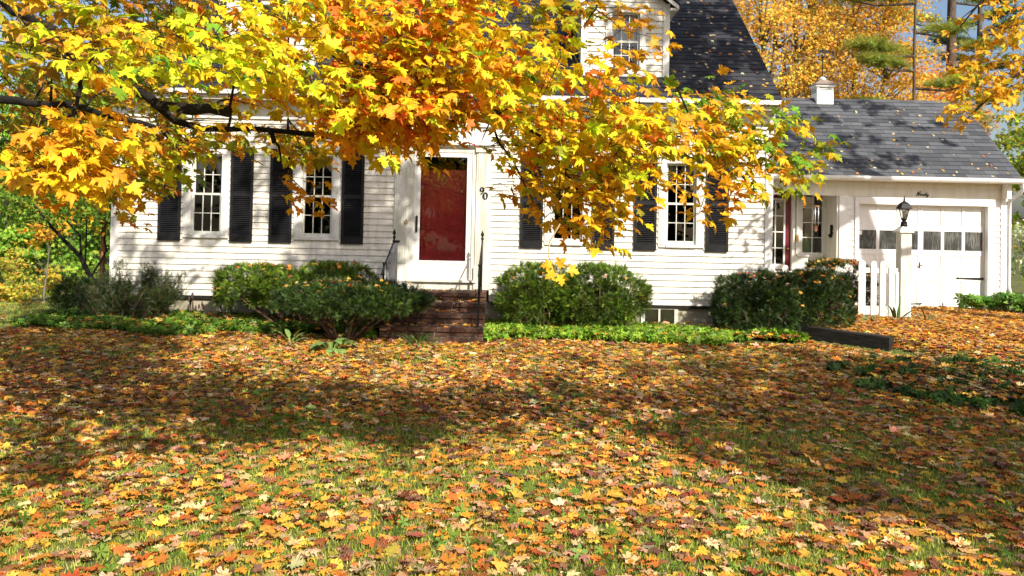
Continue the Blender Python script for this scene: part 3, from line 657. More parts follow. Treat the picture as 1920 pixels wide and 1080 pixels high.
ew=mb.build('entry_window',garage);mb=MB();mb.poly([(x0+.03,BY+.025,z0),(x1-.03,BY+.025,z0),(x1-.03,BY+.025,z1),(x0+.03,BY+.025,z1)],M['glass']);mb.build('pane',ew)
mb=MB();mb.box(6.045,6.10,BY-.065,BY-.0505 if False else BY-.031,1.58,1.72,M['brass']);mb.box(6.05,6.09,BY-.075,BY-.0655,1.63,1.68,M['brass']);mb.build('doorbell_plate',garage)  # small brass doorbell plate beside the entry window
vz=thing('vase','green ribbed vase standing behind the small entry window pane','vase',(6.40,17.35,1.30))
mb=MB();mb.lathe((6.40,17.35,1.30),[(.05,0),(.09,.08),(.10,.2),(.07,.33),(.06,.4),(.075,.44)],M['vase'],14);mb.build('vase_body',vz)
mb=MB();mb.lathe((6.40,17.35,.2),[(.15,0),(.03,.03),(.03,1.05),(.16,1.07),(.16,1.10)],M['dark'],12);tag(mb.build('pedestal'),'dark pedestal that holds the green vase behind the entry window','pedestal')
# horn shaped iron bracket on the recess wall
mb=MB();mb.tube([(6.66,16.75,1.74),(6.69,16.72,1.70),(6.72,16.72,1.74),(6.72,16.7,1.84),(6.70,16.7,1.95)],[.02,.035,.045,.045,.03],M['iron'],8)
bk=mb.build('wall_bracket');tag(bk,'small dark curled bracket on the entry recess wall beside the window','bracket')
# wind chime
ch=thing('wind_chime','wind chime with silver tubes hanging before the entry window','wind chime',(6.30,16.5,2.3))
mb=MB();mb.lathe((6.30,16.5,2.32),[(.065,0),(.065,.02)],M['clay'],12);mb.tube([(6.30,16.5,2.34),(6.30,16.5,2.555)],.003,M['iron'],4);mb.build('top_plate',ch)
for k in range(5):
    a=k*1.257+.3;x,y=6.30+.055*math.cos(a),16.5+.04*math.sin(a);mb=MB();mb.tube([(x,y,2.31),(x,y,2.0-.02*k)],.0085,M['steel'],8);mb.build('tube',ch)
mb=MB();mb.tube([(6.30,16.5,2.32),(6.30,16.5,1.92)],.002,M['iron'],4);mb.prism_y([(6.30,1.80),(6.335,1.84),(6.33,1.90),(6.30,1.94),(6.27,1.90),(6.265,1.84)],16.496,16.504,M['clay']);mb.build('wind_sail',ch)
# ---------------------------------------------------------------- ground, driveway
def ground():
    xs=np.unique(np.concatenate([np.linspace(-150,-14,18),np.linspace(-14,14,225),np.linspace(14,150,18)]))
    ys=np.unique(np.concatenate([np.linspace(-60,2,22),np.linspace(2,20,150),np.linspace(20,250,24)]))
    X,Y=np.meshgrid(xs,ys);Z=gz(X,Y);nx,ny=len(xs),len(ys)
    V=np.stack([X,Y,Z],-1).reshape(-1,3);i=np.arange(nx*ny).reshape(ny,nx)
    q=np.stack([i[:-1,:-1],i[:-1,1:],i[1:,1:],i[1:,:-1]],-1).reshape(-1,4)
    o=np_mesh('lawn',V,q.ravel(),np.arange(len(q))*4,np.full(len(q),4),M['soil'],None,True);tag(o,'leaf strewn front lawn','lawn',kind='structure')
ground()
def drive():
    xs=np.linspace(5.75,14,40);ys=np.linspace(11.4,16.3,30);X,Y=np.meshgrid(xs,ys);Z=gz(X,Y)+.004;nx,ny=40,30
    V=np.stack([X,Y,Z],-1).reshape(-1,3);i=np.arange(nx*ny).reshape(ny,nx)
    q=np.stack([i[:-1,:-1],i[:-1,1:],i[1:,1:],i[1:,:-1]],-1).reshape(-1,4)
    o=np_mesh('driveway',V,q.ravel(),np.arange(len(q))*4,np.full(len(q),4),M['driveway'],None,True);tag(o,'driveway covered in orange leaves before the garage','driveway',kind='structure')
drive()
# ---------------------------------------------------------------- brick steps
st=thing('brick_steps','worn dark red brick steps rising to the front door','steps',(-1.12,11.5,.15))
SX0,SX1=-1.87,-.365
TR=[(11.50,.39),(11.83,.545),(12.14,.675),(12.45,.80)]
for k,(yf,zt) in enumerate(TR):
    zb=TR[k-1][1] if k else .02
    yb=12.94 if k==3 else TR[k+1][0]+.02
    mb=MB();mb.box(SX0+.012,SX1-.012,yf+.014,yb-.001 if k==3 else 12.93,zb-.03+.0005*k,zt-.012-.0007*k,M['mortar'])
    def brick(x0,x1,y0,y1,z0,z1):
        j=lambda:random.uniform(-.004,.004);b=.006
        x0+=j();x1+=j();y0+=j();z1+=j()*.8
        vs=[];
        for (z,e) in((z0,0),(z1-b,0),(z1,b)):
            vs+=[(x0+e,y0+e,z),(x1-e,y0+e,z),(x1-e,y1-e,z),(x0+e,y1-e,z)]
        fs=[(3,2,1,0)]+[(4*r+i,4*r+(i+1)%4,4*r+4+(i+1)%4,4*r+4+i) for r in(0,1) for i in range(4)]+[(8,9,10,11)]
        mb.faces(vs,fs,M['brick'])
    # front riser bricks in stretcher courses, then tread bricks behind
    courses=[(max(zb,.06),zt-.066)] if k else [(.06,.165),(.175,.255),(.262,zt-.066)]
    for c,(z0,z1) in enumerate(courses):
        x=SX0-(.1 if c%2 else 0)
        if k%2:x-=.07
        while x<SX1:
            a,b=max(x,SX0),min(x+.195,SX1)
            if b-a>.03:brick(a+.006,b-.006,yf,yf+.10,z0+.006,z1-.001)
            x+=.20
    x=SX0-.05*(k%2)
    while x<SX1-.03:
        b=min(x+.20,SX1);brick(max(x,SX0)+.005,b-.005,yf-.024,yf+.10,zt-.06,zt-.001);x+=.205
    x=SX0
    while x<SX1-.03:
        b=min(x+.098,SX1);brick(x+.004,b-.004,yf+.108,min(yb,yf+.32),zt-.05,zt-.003)
        if k==3:brick(x+.004,b-.004,yf+.33,yb,zt-.05,zt-.004)
        x+=.1
    # exposed flank
    mb.build('step',st)
def handrail(x,label):
    h=thing('handrail',label,'handrail',(x,12.0,.4))
    mb=MB();I=M['iron']
    mb.box(x-.013,x+.013,12.587,12.613,.80,1.62,I);mb.build('post',h)
    mb=MB();mb.lathe((x,12.6,1.62),[(.016,0),(.026,.015),(.016,.03),(.012,.05),(.028,.075),(.022,.10),(.008,.13),(.002,.15)],I,10);mb.build('finial',h)
    mb=MB();mb.box(x-.013,x+.013,11.607,11.633,.39,1.27,I);mb.lathe((x,11.62,1.27),[(.02,0),(.02,.02),(.005,.035)],I,8);mb.tube([(x,11.62,.52),(x-.02,11.55,.41),(x-.03,11.53,.392)],.008,I,5);mb.build('post',h)
    mb=MB();mb.tube([(x,12.60,1.58),(x,11.62,1.22),(x,11.50,1.17),(x,11.47,1.13)],.013,I,6);mb.build('rail',h)
    mb=MB();mb.tube([(x,12.6,1.0),(x,11.62,.60)],.010,I,6);mb.build('lower_rail',h)
    for t in(.25,.5,.75):
        y=12.6-.98*t;mb=MB();mb.tube([(x,y,1.0-.4*t),(x,y,1.58-.36*t)],.008,I,6);mb.build('baluster',h)
    return h
handrail(-.455,'black iron handrail beside the house number at the steps')
hl=handrail(-1.845,'black iron handrail with a weathered grey board beside the dark yew')
mb=MB();x=-1.80
mb.prism([(12.56,.84),(12.56,1.53),(12.45,1.55),(11.95,1.34),(11.78,1.22),(11.72,1.02),(11.76,.55),(11.85,.57)],x-.03,x+.02,M['greywood']);b=mb.build('weathered_board',hl)
mb=MB();mb.obox((x,12.52,1.57),(.05,0,0),(0,.06,0),(0,0,.018),M['iron']);mb.build('cap',b)
# ---------------------------------------------------------------- lamp post
c=P(1694,510,14.4);X=c[0];Y=14.4;zg=float(gz(X,Y));zt=P(1694,436,Y)[2]
lp=thing('lamp_post','white square lamp post topped by a black lantern before the garage','lamp post',(X,Y,zg))
mb=MB();w=.098;mb.box(X-w,X+w,Y-w,Y+w,zg-.1,zt,M['old_shaded_trim']);bevel(mb.build('post',lp),.01)  # post paint dulled: dappled leaf shade is put into its colour
mb=MB();e=.125;mb.box(X-e,X+e,Y-e,Y+e,zt,zt+.035,M['trim']);vs=[(X-e,Y-e,zt+.0351),(X+e,Y-e,zt+.0351),(X+e,Y+e,zt+.0351),(X-e,Y+e,zt+.0351)]+[(X-.05,Y-.05,zt+.11),(X+.05,Y-.05,zt+.11),(X+.05,Y+.05,zt+.11),(X-.05,Y+.05,zt+.11)]
mb.faces(vs,[(3,2,1,0),(0,1,5,4),(1,2,6,5),(2,3,7,6),(3,0,4,7),(4,5,6,7)],M['trim']);mb.build('post_cap',lp)
z=zt+.105
mb=MB();I=M['iron'];mb.lathe((X,Y,z),[(.06,0),(.06,.03),(.052,.05),(.055,.08),(.03,.10),(.042,.125),(.05,.14),(.05,.15)],I,12,False)
# tapered cage: four corner bars, roof, finial
zb,zc=z+.15,z+.32
for sx in(-1,1):
    for sy in(-1,1):mb.tube([(X+sx*.034,Y+sy*.034,zb),(X+sx*.062,Y+sy*.062,zc)],.007,I,5)
for zz,hh in((zb,.038),(zc,.068)):
    for s in(-1,1):
        mb.box(X-hh,X+hh,Y+s*hh-.008,Y+s*hh+.008,zz-.008,zz+.008,I);mb.box(X+s*hh-.008,X+s*hh+.008,Y-hh+.0081,Y+hh-.0081,zz-.008,zz+.008,I)
prof=[(.100,zc),(.097,zc+.02),(.068,zc+.09),(.036,zc+.125)]
vs=[];
for h,zz in prof:vs+=[(X-h,Y-h,zz),(X+h,Y-h,zz),(X+h,Y+h,zz),(X-h,Y+h,zz)]
mb.faces(vs,[(3,2,1,0)]+[(4*r+i,4*r+(i+1)%4,4*r+4+(i+1)%4,4*r+4+i) for r in range(3) for i in range(4)]+[(12,13,14,15)],I)
mb.lathe((X,Y,zc+.12),[(.036,0),(.025,.02),(.012,.04),(.02,.055),(.012,.07),(.004,.12)],I,10)
ln=mb.build('lantern',lp)
mb=MB();vs=[]
for h,zz in((.033,zb+.01),(.060,zc-.01)):vs+=[(X-h,Y-h,zz),(X+h,Y-h,zz),(X+h,Y+h,zz),(X-h,Y+h,zz)]
mb.faces(vs,[(i,(i+1)%4,4+(i+1)%4,4+i) for i in range(4)],M['lampglass']);mb.build('lantern_glass',ln)
mb=MB();mb.lathe((X,Y,zb),[(.02,0),(.02,.05),(.03,.08),(.03,.11),(.01,.14)],M['white'],10);mb.build('bulb',ln)
# ---------------------------------------------------------------- white picket gate at the lamp post, fence behind the hedge
def picket(mb,x,y,z0,z1,w,m,t=.02):
    n=8;pr=[(x-w,z0),(x+w,z0)]+[(x+w*math.cos(a),z1-w+w*math.sin(a)) for a in np.linspace(0,math.pi,n)]
    mb.prism_y(pr,y-t/2,y+t/2,m)
gy=14.25;gx=lambda px:P(px,545,gy)[0]
zb=P(1640,597,gy)[2];zt=P(1640,489,gy)[2]
gate=thing('picket_gate','white picket gate with rounded tops beside the lamp post','gate',(gx(1650),gy,zb))
for px in(1616,1638,1655,1672):
    mb=MB();picket(mb,gx(px),gy,zb,zt-(.0 if px!=1616 else -.01),.050 if px!=1616 else .062,M['trim']);o=mb.build('picket',gate)
mb=MB()
for py,hh in((507,.045),(583,.085)):
    z=P(1640,py,gy)[2];mb.box(gx(1612),gx(1684),gy+.0105,gy+.045,z-hh,z+hh,M['trim'])
mb.box(gx(1680),gx(1686),gy+.011,gy+.05,zb,zt-.2,M['trim']);mb.build('rail',gate)
mb=MB();z=P(1610,523,gy)[2];mb.box(gx(1607),gx(1611),gy-.03,gy+.02,z-.04,z+.03,M['trim']);mb.build('latch',gate)
fy=15.45;ft=P(1480,497,fy)[2]
fence=thing('picket_fence','white picket fence mostly hidden behind the clipped hedge','fence',(5.5,fy,.3))
x=4.55
while x<6.95:
    mb=MB();picket(mb,x,fy,float(gz(x,fy))+.05,ft,.055,M['trim']);mb.build('picket',fence);x+=.255
mb=MB()
for z in(.5,1.0):mb.box(4.4,6.95,fy+.0105,fy+.045,z-.045,z+.045,M['trim'])
mb.build('rail',fence)
# ---------------------------------------------------------------- timber, rusty post
a=P(1486,608,12.55);b=P(1667,633,11.5)
mb=MB();A=np.array((a[0],a[1]));B=np.array((b[0],b[1]));d=B-A;L=np.linalg.norm(d);d/=L;n=np.array((-d[1],d[0]))
if n[1]<0:n=-n
vs=[]
for t in np.linspace(0,1,9):
    p=A+d*L*t;zt=a[2]+(b[2]-a[2])*t+.004*math.sin(t*9)
    for q,z in((0,-.05),(0,zt-.012),(.012,zt),(.17,zt-.004),(.182,zt-.02),(.182,-.05)):
        k=p+n*q;vs.append((k[0]+random.uniform(-.003,.003),k[1]+random.uniform(-.003,.003),z))
fs=[(6*i+j,6*i+6+j,6*i+6+(j+1)%6,6*i+(j+1)%6) for i in range(8) for j in range(6)]+[(0,1,2,3,4,5),(53,52,51,50,49,48)]
mb.faces(vs,fs,M['timber']);tb=mb.build('landscape_timber');tag(tb,'dark squared landscape timber edging the driveway beside the hedge','timber')
mb=MB();mb.tube([(-7.22,14.1,.0),(-7.2,14.1,1.3),(-7.2,14.1,2.35)],[.045,.04,.038],M['rust'],8);tag(mb.build('post'),'slim rust-brown post standing near the house corner','post')
# ---------------------------------------------------------------- low planting
def wav(p,k,s):
    x,y,z=p[:,0],p[:,1],p[:,2]
    return (np.sin(k*x+s)+np.sin(k*1.3*y+2.1*s)+np.sin(k*1.1*z+3.7*s)+np.sin(k*.8*(x+y)+s*5)+np.sin(k*.9*(y-z)+s*1.7))/5
def spray_template(n=7,l=.038,w=.007):
    v=[];f=[]
    for i in range(n):
        y=.02+.09*i/n
        for s in(-1,1):
            k=len(v);ln=l*(1-.5*i/n)
            v+=[(0,y,0),(0,y+w,0),(s*ln,y+ln*.55,.008)];f.append((k,k+1,k+2))
    k=len(v);v+=[(-.002,0,0),(.002,0,0),(0,.115,0)];f.append((k,k+1,k+2))
    return np.array(v),f
SPRAY=spray_template();SPRAY2=spray_template(6,.03,.006)
def bush(name,label,c,r,n,cat,group=None,power=2.6,flat=.0,cut=-.6,pal_=None,seed=1,stems=7,size=(.5,.85),inner=.25,gap=.0,trunk=None):
    """clipped or loose evergreen: sprays through a noisy superellipsoid shell over real branches"""
    c=np.array(c,float);r=np.array(r,float);zg=float(gz(c[0],c[1]))
    o=thing(name,label,cat,(c[0],c[1],zg),0,group)
    M_=int(n/7.2);u=unit(rnd(M_*3));rad=(np.sum(np.abs(u)**power,1))**(-1/power)
    rad*=1+.10*wav(u*1.0,4.1,seed)+.08*wav(u,9.,seed*2.3)
    t=np.where(RNG.random(M_*3)<.62,RNG.uniform(.86,1.03,M_*3),RNG.uniform(inner,.9,M_*3))
    p=u*(rad*t)[:,None]*r
    keep=(p[:,2]>cut*r[2])&(wav(p,7.,seed*1.9)+wav(p,15.,seed)*.8>-.5+gap)
    p,u=p[keep][:M_],u[keep][:M_];K=16
    tc_=np.repeat(p,K,0);tu=np.repeat(u,K,0);m=len(tc_)
    dv=unit(tu*np.array((1,1,.8))*.8+np.array((0,0,.45))+rnd(m,.55));p=tc_-tu*.03+dv*RNG.uniform(.0,.055,(m,1))
    tip=dv;nrm=rnd(m,.5)+tu*.6+np.array((0,0,.6))
    u=tu
    pa=pal_ or ([(.065,.125,.011),(.11,.19,.016),(.25,.36,.028),(.030,.055,.008),(.18,.16,.03)],[4,3.4,1.8,2.4,.3])
    col=pal(m,*pa,.2)
    col=np.clip(col*(1.05+.6*wav(tc_,7.5,seed*3.1)[:,None])*np.repeat(RNG.uniform(.6,1.5,(m//K,1)),K,0),.006,.6)
    cl=Cloud();cl.add(*SPRAY,p+c,basis(tip,nrm,RNG.uniform(*size,m)),col)
    cl.build('foliage',M['needle'],o)
    mb=MB();tr=np.array(trunk) if trunk is not None else np.array((c[0],c[1]))
    for k in range(stems):
        a=2*math.pi*(k+.5*random.random())/stems
        e=c+r*np.array((math.cos(a)*.8,math.sin(a)*.75,random.uniform(-.1,.75)))
        s=np.array((tr[0]+.08*math.cos(a),tr[1]+.08*math.sin(a),zg-.05));m1=s*.55+e*.45+np.array((0,0,-.12*r[2]))+rnd(1,.03)[0]
        mb.tube([s,(s+m1)/2+rnd(1,.02)[0],m1,(m1+e)/2+rnd(1,.03)[0],e],[.028,.024,.018,.012,.004],M['yewbark'],5)
        for q in range(5):
            t0=random.uniform(.35,.9);b0=s+(e-s)*t0;e2=b0+unit(rnd(1))[0]*r*.45+np.array((0,0,.1*r[2]))
            mb.tube([b0,(b0+e2)/2+rnd(1,.02)[0],e2],[.010,.007,.002],M['yewbark'],4)
    mb.build('branches',o)
    return o
GF='clipped yews along the house front'
bush('yew_bush','rounded yew nearest the iron handrail, right of the steps',(.42,12.40,.80),(.61,.38,.43),5200,'bush',GF,3.0,cut=-1.1,seed=1.3)
bush('yew_bush','wide domed yew below the right hand windows, taller than its neighbour',(1.43,12.38,.78),(.70,.40,.47),6200,'bush',GF,2.5,cut=-1.1,seed=2.1)
bush('yew_bush','flat-topped yew with an undercut side beneath the left hand windows',(-3.86,12.42,.80),(.70,.40,.34),4800,'bush',GF,2.7,cut=-.8,seed=3.4,trunk=(-3.3,12.4))
bush('yew_bush','sunlit mound of yew behind the spreading dark one',(-2.72,12.40,.86),(.68,.40,.33),4600,'bush',GF,2.4,cut=-.8,seed=4.2)
DK=([(.026,.055,.010),(.04,.08,.012),(.08,.135,.018),(.016,.032,.007)],[4,3,1.2,2])  # dark needle palette; tree shade on the front bushes is put into it
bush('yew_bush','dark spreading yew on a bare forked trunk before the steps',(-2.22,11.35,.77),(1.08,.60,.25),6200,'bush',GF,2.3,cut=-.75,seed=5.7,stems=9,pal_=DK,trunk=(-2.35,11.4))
GH='hedge bushes before the side entry'
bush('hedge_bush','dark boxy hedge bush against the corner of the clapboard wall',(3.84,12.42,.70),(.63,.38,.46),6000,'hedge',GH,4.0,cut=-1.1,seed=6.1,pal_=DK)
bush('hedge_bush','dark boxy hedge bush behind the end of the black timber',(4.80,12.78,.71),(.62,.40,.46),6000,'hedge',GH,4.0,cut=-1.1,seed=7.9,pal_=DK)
bush('hedge_bush','taller hedge bush tucked behind the picket gate',(6.10,14.9,.76),(.66,.36,.52),4200,'hedge',GH,3.6,cut=-1.1,seed=8.3,pal_=DK)
bush('evergreen_bush','low round evergreen at the far edge of the lawn',(-7.35,13.5,.50),(.30,.30,.30),1500,'bush',None,2.2,cut=-1.1,seed=9.1,pal_=DK)
# upright loose shrub at the house corner
def upright():
    base=np.array((-6.0,12.55));zg=float(gz(*base));o=thing('upright_shrub','loose upright evergreen shrub with bare stems at the house corner','shrub',(*base,zg))
    mb=MB();cl=Cloud();random.seed(5)
    for k in range(26):
        a=random.uniform(-1,1);x=base[0]+a*.30;y=base[1]+random.uniform(-.2,.15)
        tx=base[0]+a*.85+random.uniform(-.1,.1);h=random.uniform(.55,.98)*(1-.25*abs(a));ty=y+random.uniform(-.15,.15)
        pts=[(x,y,zg-.05),(x*.5+tx*.5-.03,y,zg+h*.45),(tx,ty,zg+h)];mb.tube(pts,[.018,.012,.004],M['yewbark'],5)
        n=210;t=RNG.beta(2.2,1.0,n);p=np.array(pts[0])*((1-t)**2)[:,None]+np.array(pts[1])*(2*t*(1-t))[:,None]+np.array(pts[2])*(t*t)[:,None]
        p=p+rnd(n,.055)*np.array((1,1,.7));tip=np.array((0,0,.8))+rnd(n,.55);col=pal(n,[(.024,.045,.010),(.045,.065,.015),(.09,.07,.03),(.09,.12,.02)],[4,3,1,.8])
        cl.add(*SPRAY2,p,basis(tip,rnd(n),RNG.uniform(.7,1.2,n)),col)
    cl.build('foliage',M['needle'],o);mb.build('stems',o)
upright()
# dried brown flower heads by the foundation
# ---------------------------------------------------------------- ground cover beds (stuff)
def rosette(n=6,l=.055,w=.024):
    v=[(0,0,0)];f=[]
    for i in range(n):
        a=2*math.pi*i/n;ca,sa=math.cos(a),math.sin(a)
        k=len(v);q=[(l*.5,-w*.5,.016),(l,0,.004),(l*.5,w*.5,.016)]
        v+=[(x*ca-y*sa,x*sa+y*ca,z) for x,y,z in q];f.append((0,k,k+1,k+2))
    return np.array(v),f
ROS=[rosette(6),rosette(5,.065,.03),rosette(7,.045,.02)]
def bed(label,name,region,n,h,cols,w,sz=(.8,1.3),tilt=.45):
    x0,x1,y0,y1=region[:4]
    X=RNG.uniform(x0,x1,n*3);Y=RNG.uniform(y0,y1,n*3);k=region[4](X,Y);X,Y=X[k][:n],Y[k][:n];m=len(X)
    cl=Cloud()
    hh=h*(.25+.75*RNG.random(m)**.6)*(1+.45*wav(np.stack([X*3,Y*3,X*0],1),2.1,1.7))
    pos=np.stack([X,Y,gz(X,Y)+hh],1);nrm=np.array((0,-.25,1))+rnd(m,tilt);tip=rnd(m)
    col=pal(m,cols,w,.2);idx=RNG.integers(0,3,m)
    for j in range(3):
        q=idx==j;cl.add(*ROS[j],pos[q],basis(tip[q],nrm[q],RNG.uniform(*sz,q.sum())),col[q])
    o=cl.build(name,M['green']);tag(o,label,'ground cover',kind='stuff')
LIME=[(.24,.40,.03),(.32,.47,.045),(.16,.30,.025),(.08,.17,.015),(.4,.33,.05)]
bed('bright green ground cover under the right hand windows','ground_cover',(-.45,4.45,11.55,12.75,lambda X,Y:(Y>11.62+.13*np.sin(X*2.1)+.07*np.sin(X*5.3+1)+.25*sstep(X,2.6,4.2))&(Y<12.75-.3*np.sin(X*1.3)**2)&((X<3.4)|(Y<12.6))),5200,.13,LIME,[4,4,3,2,.15])
bed('leafy ground cover beneath the yews left of the steps','ground_cover',(-7.4,-1.95,11.35,12.95,lambda X,Y:(Y>11.65+.14*np.sin(X*1.7+.6)+.1*np.sin(X*4.1)-.05*(X+4.5)*0)),5600,.11,[(.14,.26,.025),(.22,.36,.04),(.08,.17,.015),(.05,.10,.01),(.35,.25,.05)],[3,3,3,2,.2])
bed('dark vine patch on the slope under the driveway','vine_patch',(4.0,9.4,8.0,10.8,lambda X,Y:((X-6.8)/2.7)**2+((Y-9.4)/1.3)**2+.45*np.sin(X*5)*np.sin(Y*6)+.5*np.sin(X*11+1)*np.sin(Y*13)<.9),5200,.09,[(.07,.155,.03),(.12,.22,.035),(.04,.095,.018)],[3,2,2],(.8,1.4),.6)
bed('broad green leaves by the garage corner','ground_cover',(9.1,12.5,14.7,16.2,lambda X,Y:Y>16.1-.45*(X-9.0)+.15*np.sin(X*6)),1500,.30,[(.12,.26,.03),(.18,.34,.05),(.07,.16,.02)],[3,3,2],(1.6,2.6),.5)
# ---------------------------------------------------------------- strap leaved clumps
def strap(mb,base,az,l,w,lift,droop,m,twist=.0,n=8,prof=None):
    d=np.array((math.cos(az),math.sin(az),0));s=np.array((-math.sin(az),math.cos(az),0));pts=[];p=np.array(base,float);ang=lift
    L=[];Rr=[]
    for i in range(n+1):
        t=i/n;ww=w*(prof(t) if prof else math.sin(math.pi*min(.08+.92*t,1))**.7)
        L.append(p-s*ww);Rr.append(p+s*ww)
        p=p+(d*math.cos(ang)+np.array((0,0,math.sin(ang))))*l/n;ang-=droop/n
    for i in range(n):mb.poly([L[i],Rr[i],Rr[i+1],L[i+1]],m,smooth=True)
def clump(name,label,cat,c,n,l,w,lift,droop,m,seed,prof=None,spread=.06):
    random.seed(seed);zg=float(gz(c[0],c[1]));mb=MB()
    for k in range(n):
        az=random.uniform(0,6.283);b=(c[0]+spread*math.cos(az)*random.random(),c[1]+spread*math.sin(az)*random.random(),zg-.01)
        strap(mb,b,az,l*random.uniform(.7,1.15),w*random.uniform(.7,1.2),lift+random.uniform(-.35,.25),droop*random.uniform(.6,1.3),m,prof=prof)
    return tag(mb.build(name),label,cat)
M['hosta']=noisy('hosta_leaf',(.09,.18,.035),(.26,.36,.11),12,.45,stretch=(6,6,1))
M['blade']=noisy('strap_leaf',(.06,.15,.03),(.14,.26,.06),6,.45)
M['iris']=noisy('iris_leaf',(.03,.09,.02),(.10,.20,.05),5,.4)
HP=lambda t:(.18 if t<.3 else max(.02,math.sin(math.pi*(t-.3)/.74)**.8))
clump('hosta_plant','pale green hosta with broad arching leaves before the dark yew','plant',(-2.38,10.75),26,.36,.055,1.05,1.9,M['hosta'],3,HP,.12)
clump('hosta_plant','sparse small hosta with thin stalks, left of the larger one','plant',(-2.98,10.95),10,.34,.030,1.2,1.6,M['hosta'],8,HP,.04)
clump('grass_clump','tufted strap-leaved clump before the brick steps','plant',(-1.28,11.25),46,.34,.010,1.05,1.7,M['blade'],5,None,.10)
clump('iris_plant','upright iris leaves at the foot of the lamp post','plant',(6.62,13.7),9,.50,.022,1.15,.7,M['iris'],12,None,.10)
clump('leafy_plant','low green leaves in front of the picket gate','plant',(6.15,13.75),22,.26,.035,.8,1.4,M['blade'],14,HP,.22)
clump('daylily_plant','drooping green blades spilling onto the driveway leaves','plant',(7.05,13.5),14,.48,.013,.75,1.3,M['iris'],17,None,.10)
M['deadflower']=noisy('dried_flower',(.05,.03,.025),(.12,.07,.05),9,.9)
for i,(x,lab) in enumerate(((-5.02,'dried brown flower stalks by the foundation near the corner shrub'),(-4.55,'dried brown flower stalks by the foundation close to the flat-topped yew'))):
    zg=float(gz(x,12.75));mb=MB();random.seed(40+i)
    for k in range(12):
        a=random.uniform(-1,1);h=random.uniform(.2,.42);e=(x+a*.14,12.75+random.uniform(-.1,.1),zg+h);mb.tube([(x+a*.05,12.75,zg),e],.004,M['deadflower'],4)
        mb.lathe((e[0],e[1],e[2]-.05),[(.002,0),(.02,.03),(.012,.07),(.002,.09)],M['deadflower'],6)
    tag(mb.build('dried_flowers'),lab,'plant',)
# ---------------------------------------------------------------- fallen leaves and grass (stuff)
def in_view(X,Y,m=1.0):return (np.abs(X)<.66*Y+m)&(Y>2.9)
LC=[(.64,.28,.045),(.50,.15,.035),(.74,.45,.07),(.64,.44,.22),(.32,.11,.05),(.76,.56,.30),(.22,.10,.07),(.72,.33,.04),(.50,.31,.17)]
LW=[4,2.8,3.2,2.4,2.8,1.0,1.6,3,3]
DW=[5,2.5,4,1.2,1.2,.8,.7,5,1]
def fallen(name,label,X,Y,zoff,cols,w,size,lift=.24,tm=DRY):
    m=len(X);nx=gz(X+.05,Y)-gz(X-.05,Y);pos=np.stack([X,Y,gz(X,Y)+zoff],1)
    nrm=np.array((0,0,1.))+rnd(m,lift);tip=rnd(m)*np.array((1,1,.05))
    s=RNG.uniform(*size,m);c=pal(m,cols,w,.22)
    cl=Cloud();scatter_leaves(cl,tm,pos,basis(tip,nrm,s),c)
    return tag(cl.build(name,M['dry']),label,'fallen leaves',kind='stuff')
n=140000
X=RNG.uniform(-14,14,n);Y=RNG.uniform(3.0,15.5,n)
hb=(Y<12.9)|(X<-6.7)|((X>4.4)&(Y<16.3))
dens=.74+.5*wav(np.stack([X,Y,X*0],1),1.7,.7)+.5*wav(np.stack([X,Y,X*0],1),4.7,2.7)
dens=dens+.35*sstep(Y,6,10)-.12*sstep(Y,5.4,4.3)
dens=dens-.85*sstep(Y+.5*np.minimum(X+6.5,0)*0,11.3,12.3)*sstep(-X,6.2,7.2)-.3*sstep(-X+.5*Y,10.2,12.5)
bedm=((Y>11.75)&(X<4.3)&(X>-6.6))
tdist=((X-4.44)+(Y-12.55)*.975)/1.40;ndr=(X>4.1)&(X<5.75)&(Y>11.1)&(Y<12.9)&(tdist>-.22)&(tdist<.08)
ivy=((X-6.6)/2.3)**2+((Y-9.35)/1.05)**2<.9
steps=(X>-1.9)&(X<-.3)&(Y>11.45)
keep=in_view(X,Y,4.5)&hb&(RNG.random(n)<np.clip(dens,.04,1)*np.where(bedm,.26,1)*np.where(ivy,.55,1))&~steps&~ndr
drv=(X>4.6)&(Y>11.3)&(((X-4.4)+(Y-12.5)*1.04)>.3)
fallen('fallen_leaves','dry brown and orange maple leaves scattered over the lawn grass',X[keep&~drv],Y[keep&~drv],RNG.uniform(.004,.04,(keep&~drv).sum())+.09*(((X[keep&~drv]-6.6)/2.3)**2+((Y[keep&~drv]-9.35)/1.05)**2<1)+np.where(bedm[keep&~drv],.10,0),LC,LW,(.040,.112),lift=.22)
n=32000;X=RNG.uniform(4.4,15,n);Y=RNG.uniform(11.2,16.35,n);tdist=((X-4.44)+(Y-12.55)*.975)/1.40;ndr=(X>4.1)&(X<5.7)&(Y>11.1)&(Y<12.9)&(tdist>-.22)&(tdist<.10)
k=in_view(X,Y,4.)&((((X-4.4)+(Y-12.5)*1.04)/1.44)>.22)&((X>6.4)|(Y<14.8))&~ndr
fallen('fallen_leaves','thick orange leaf carpet covering the driveway',X[k],Y[k],RNG.uniform(.005,.045,k.sum()),LC,DW,(.045,.092),lift=.2)
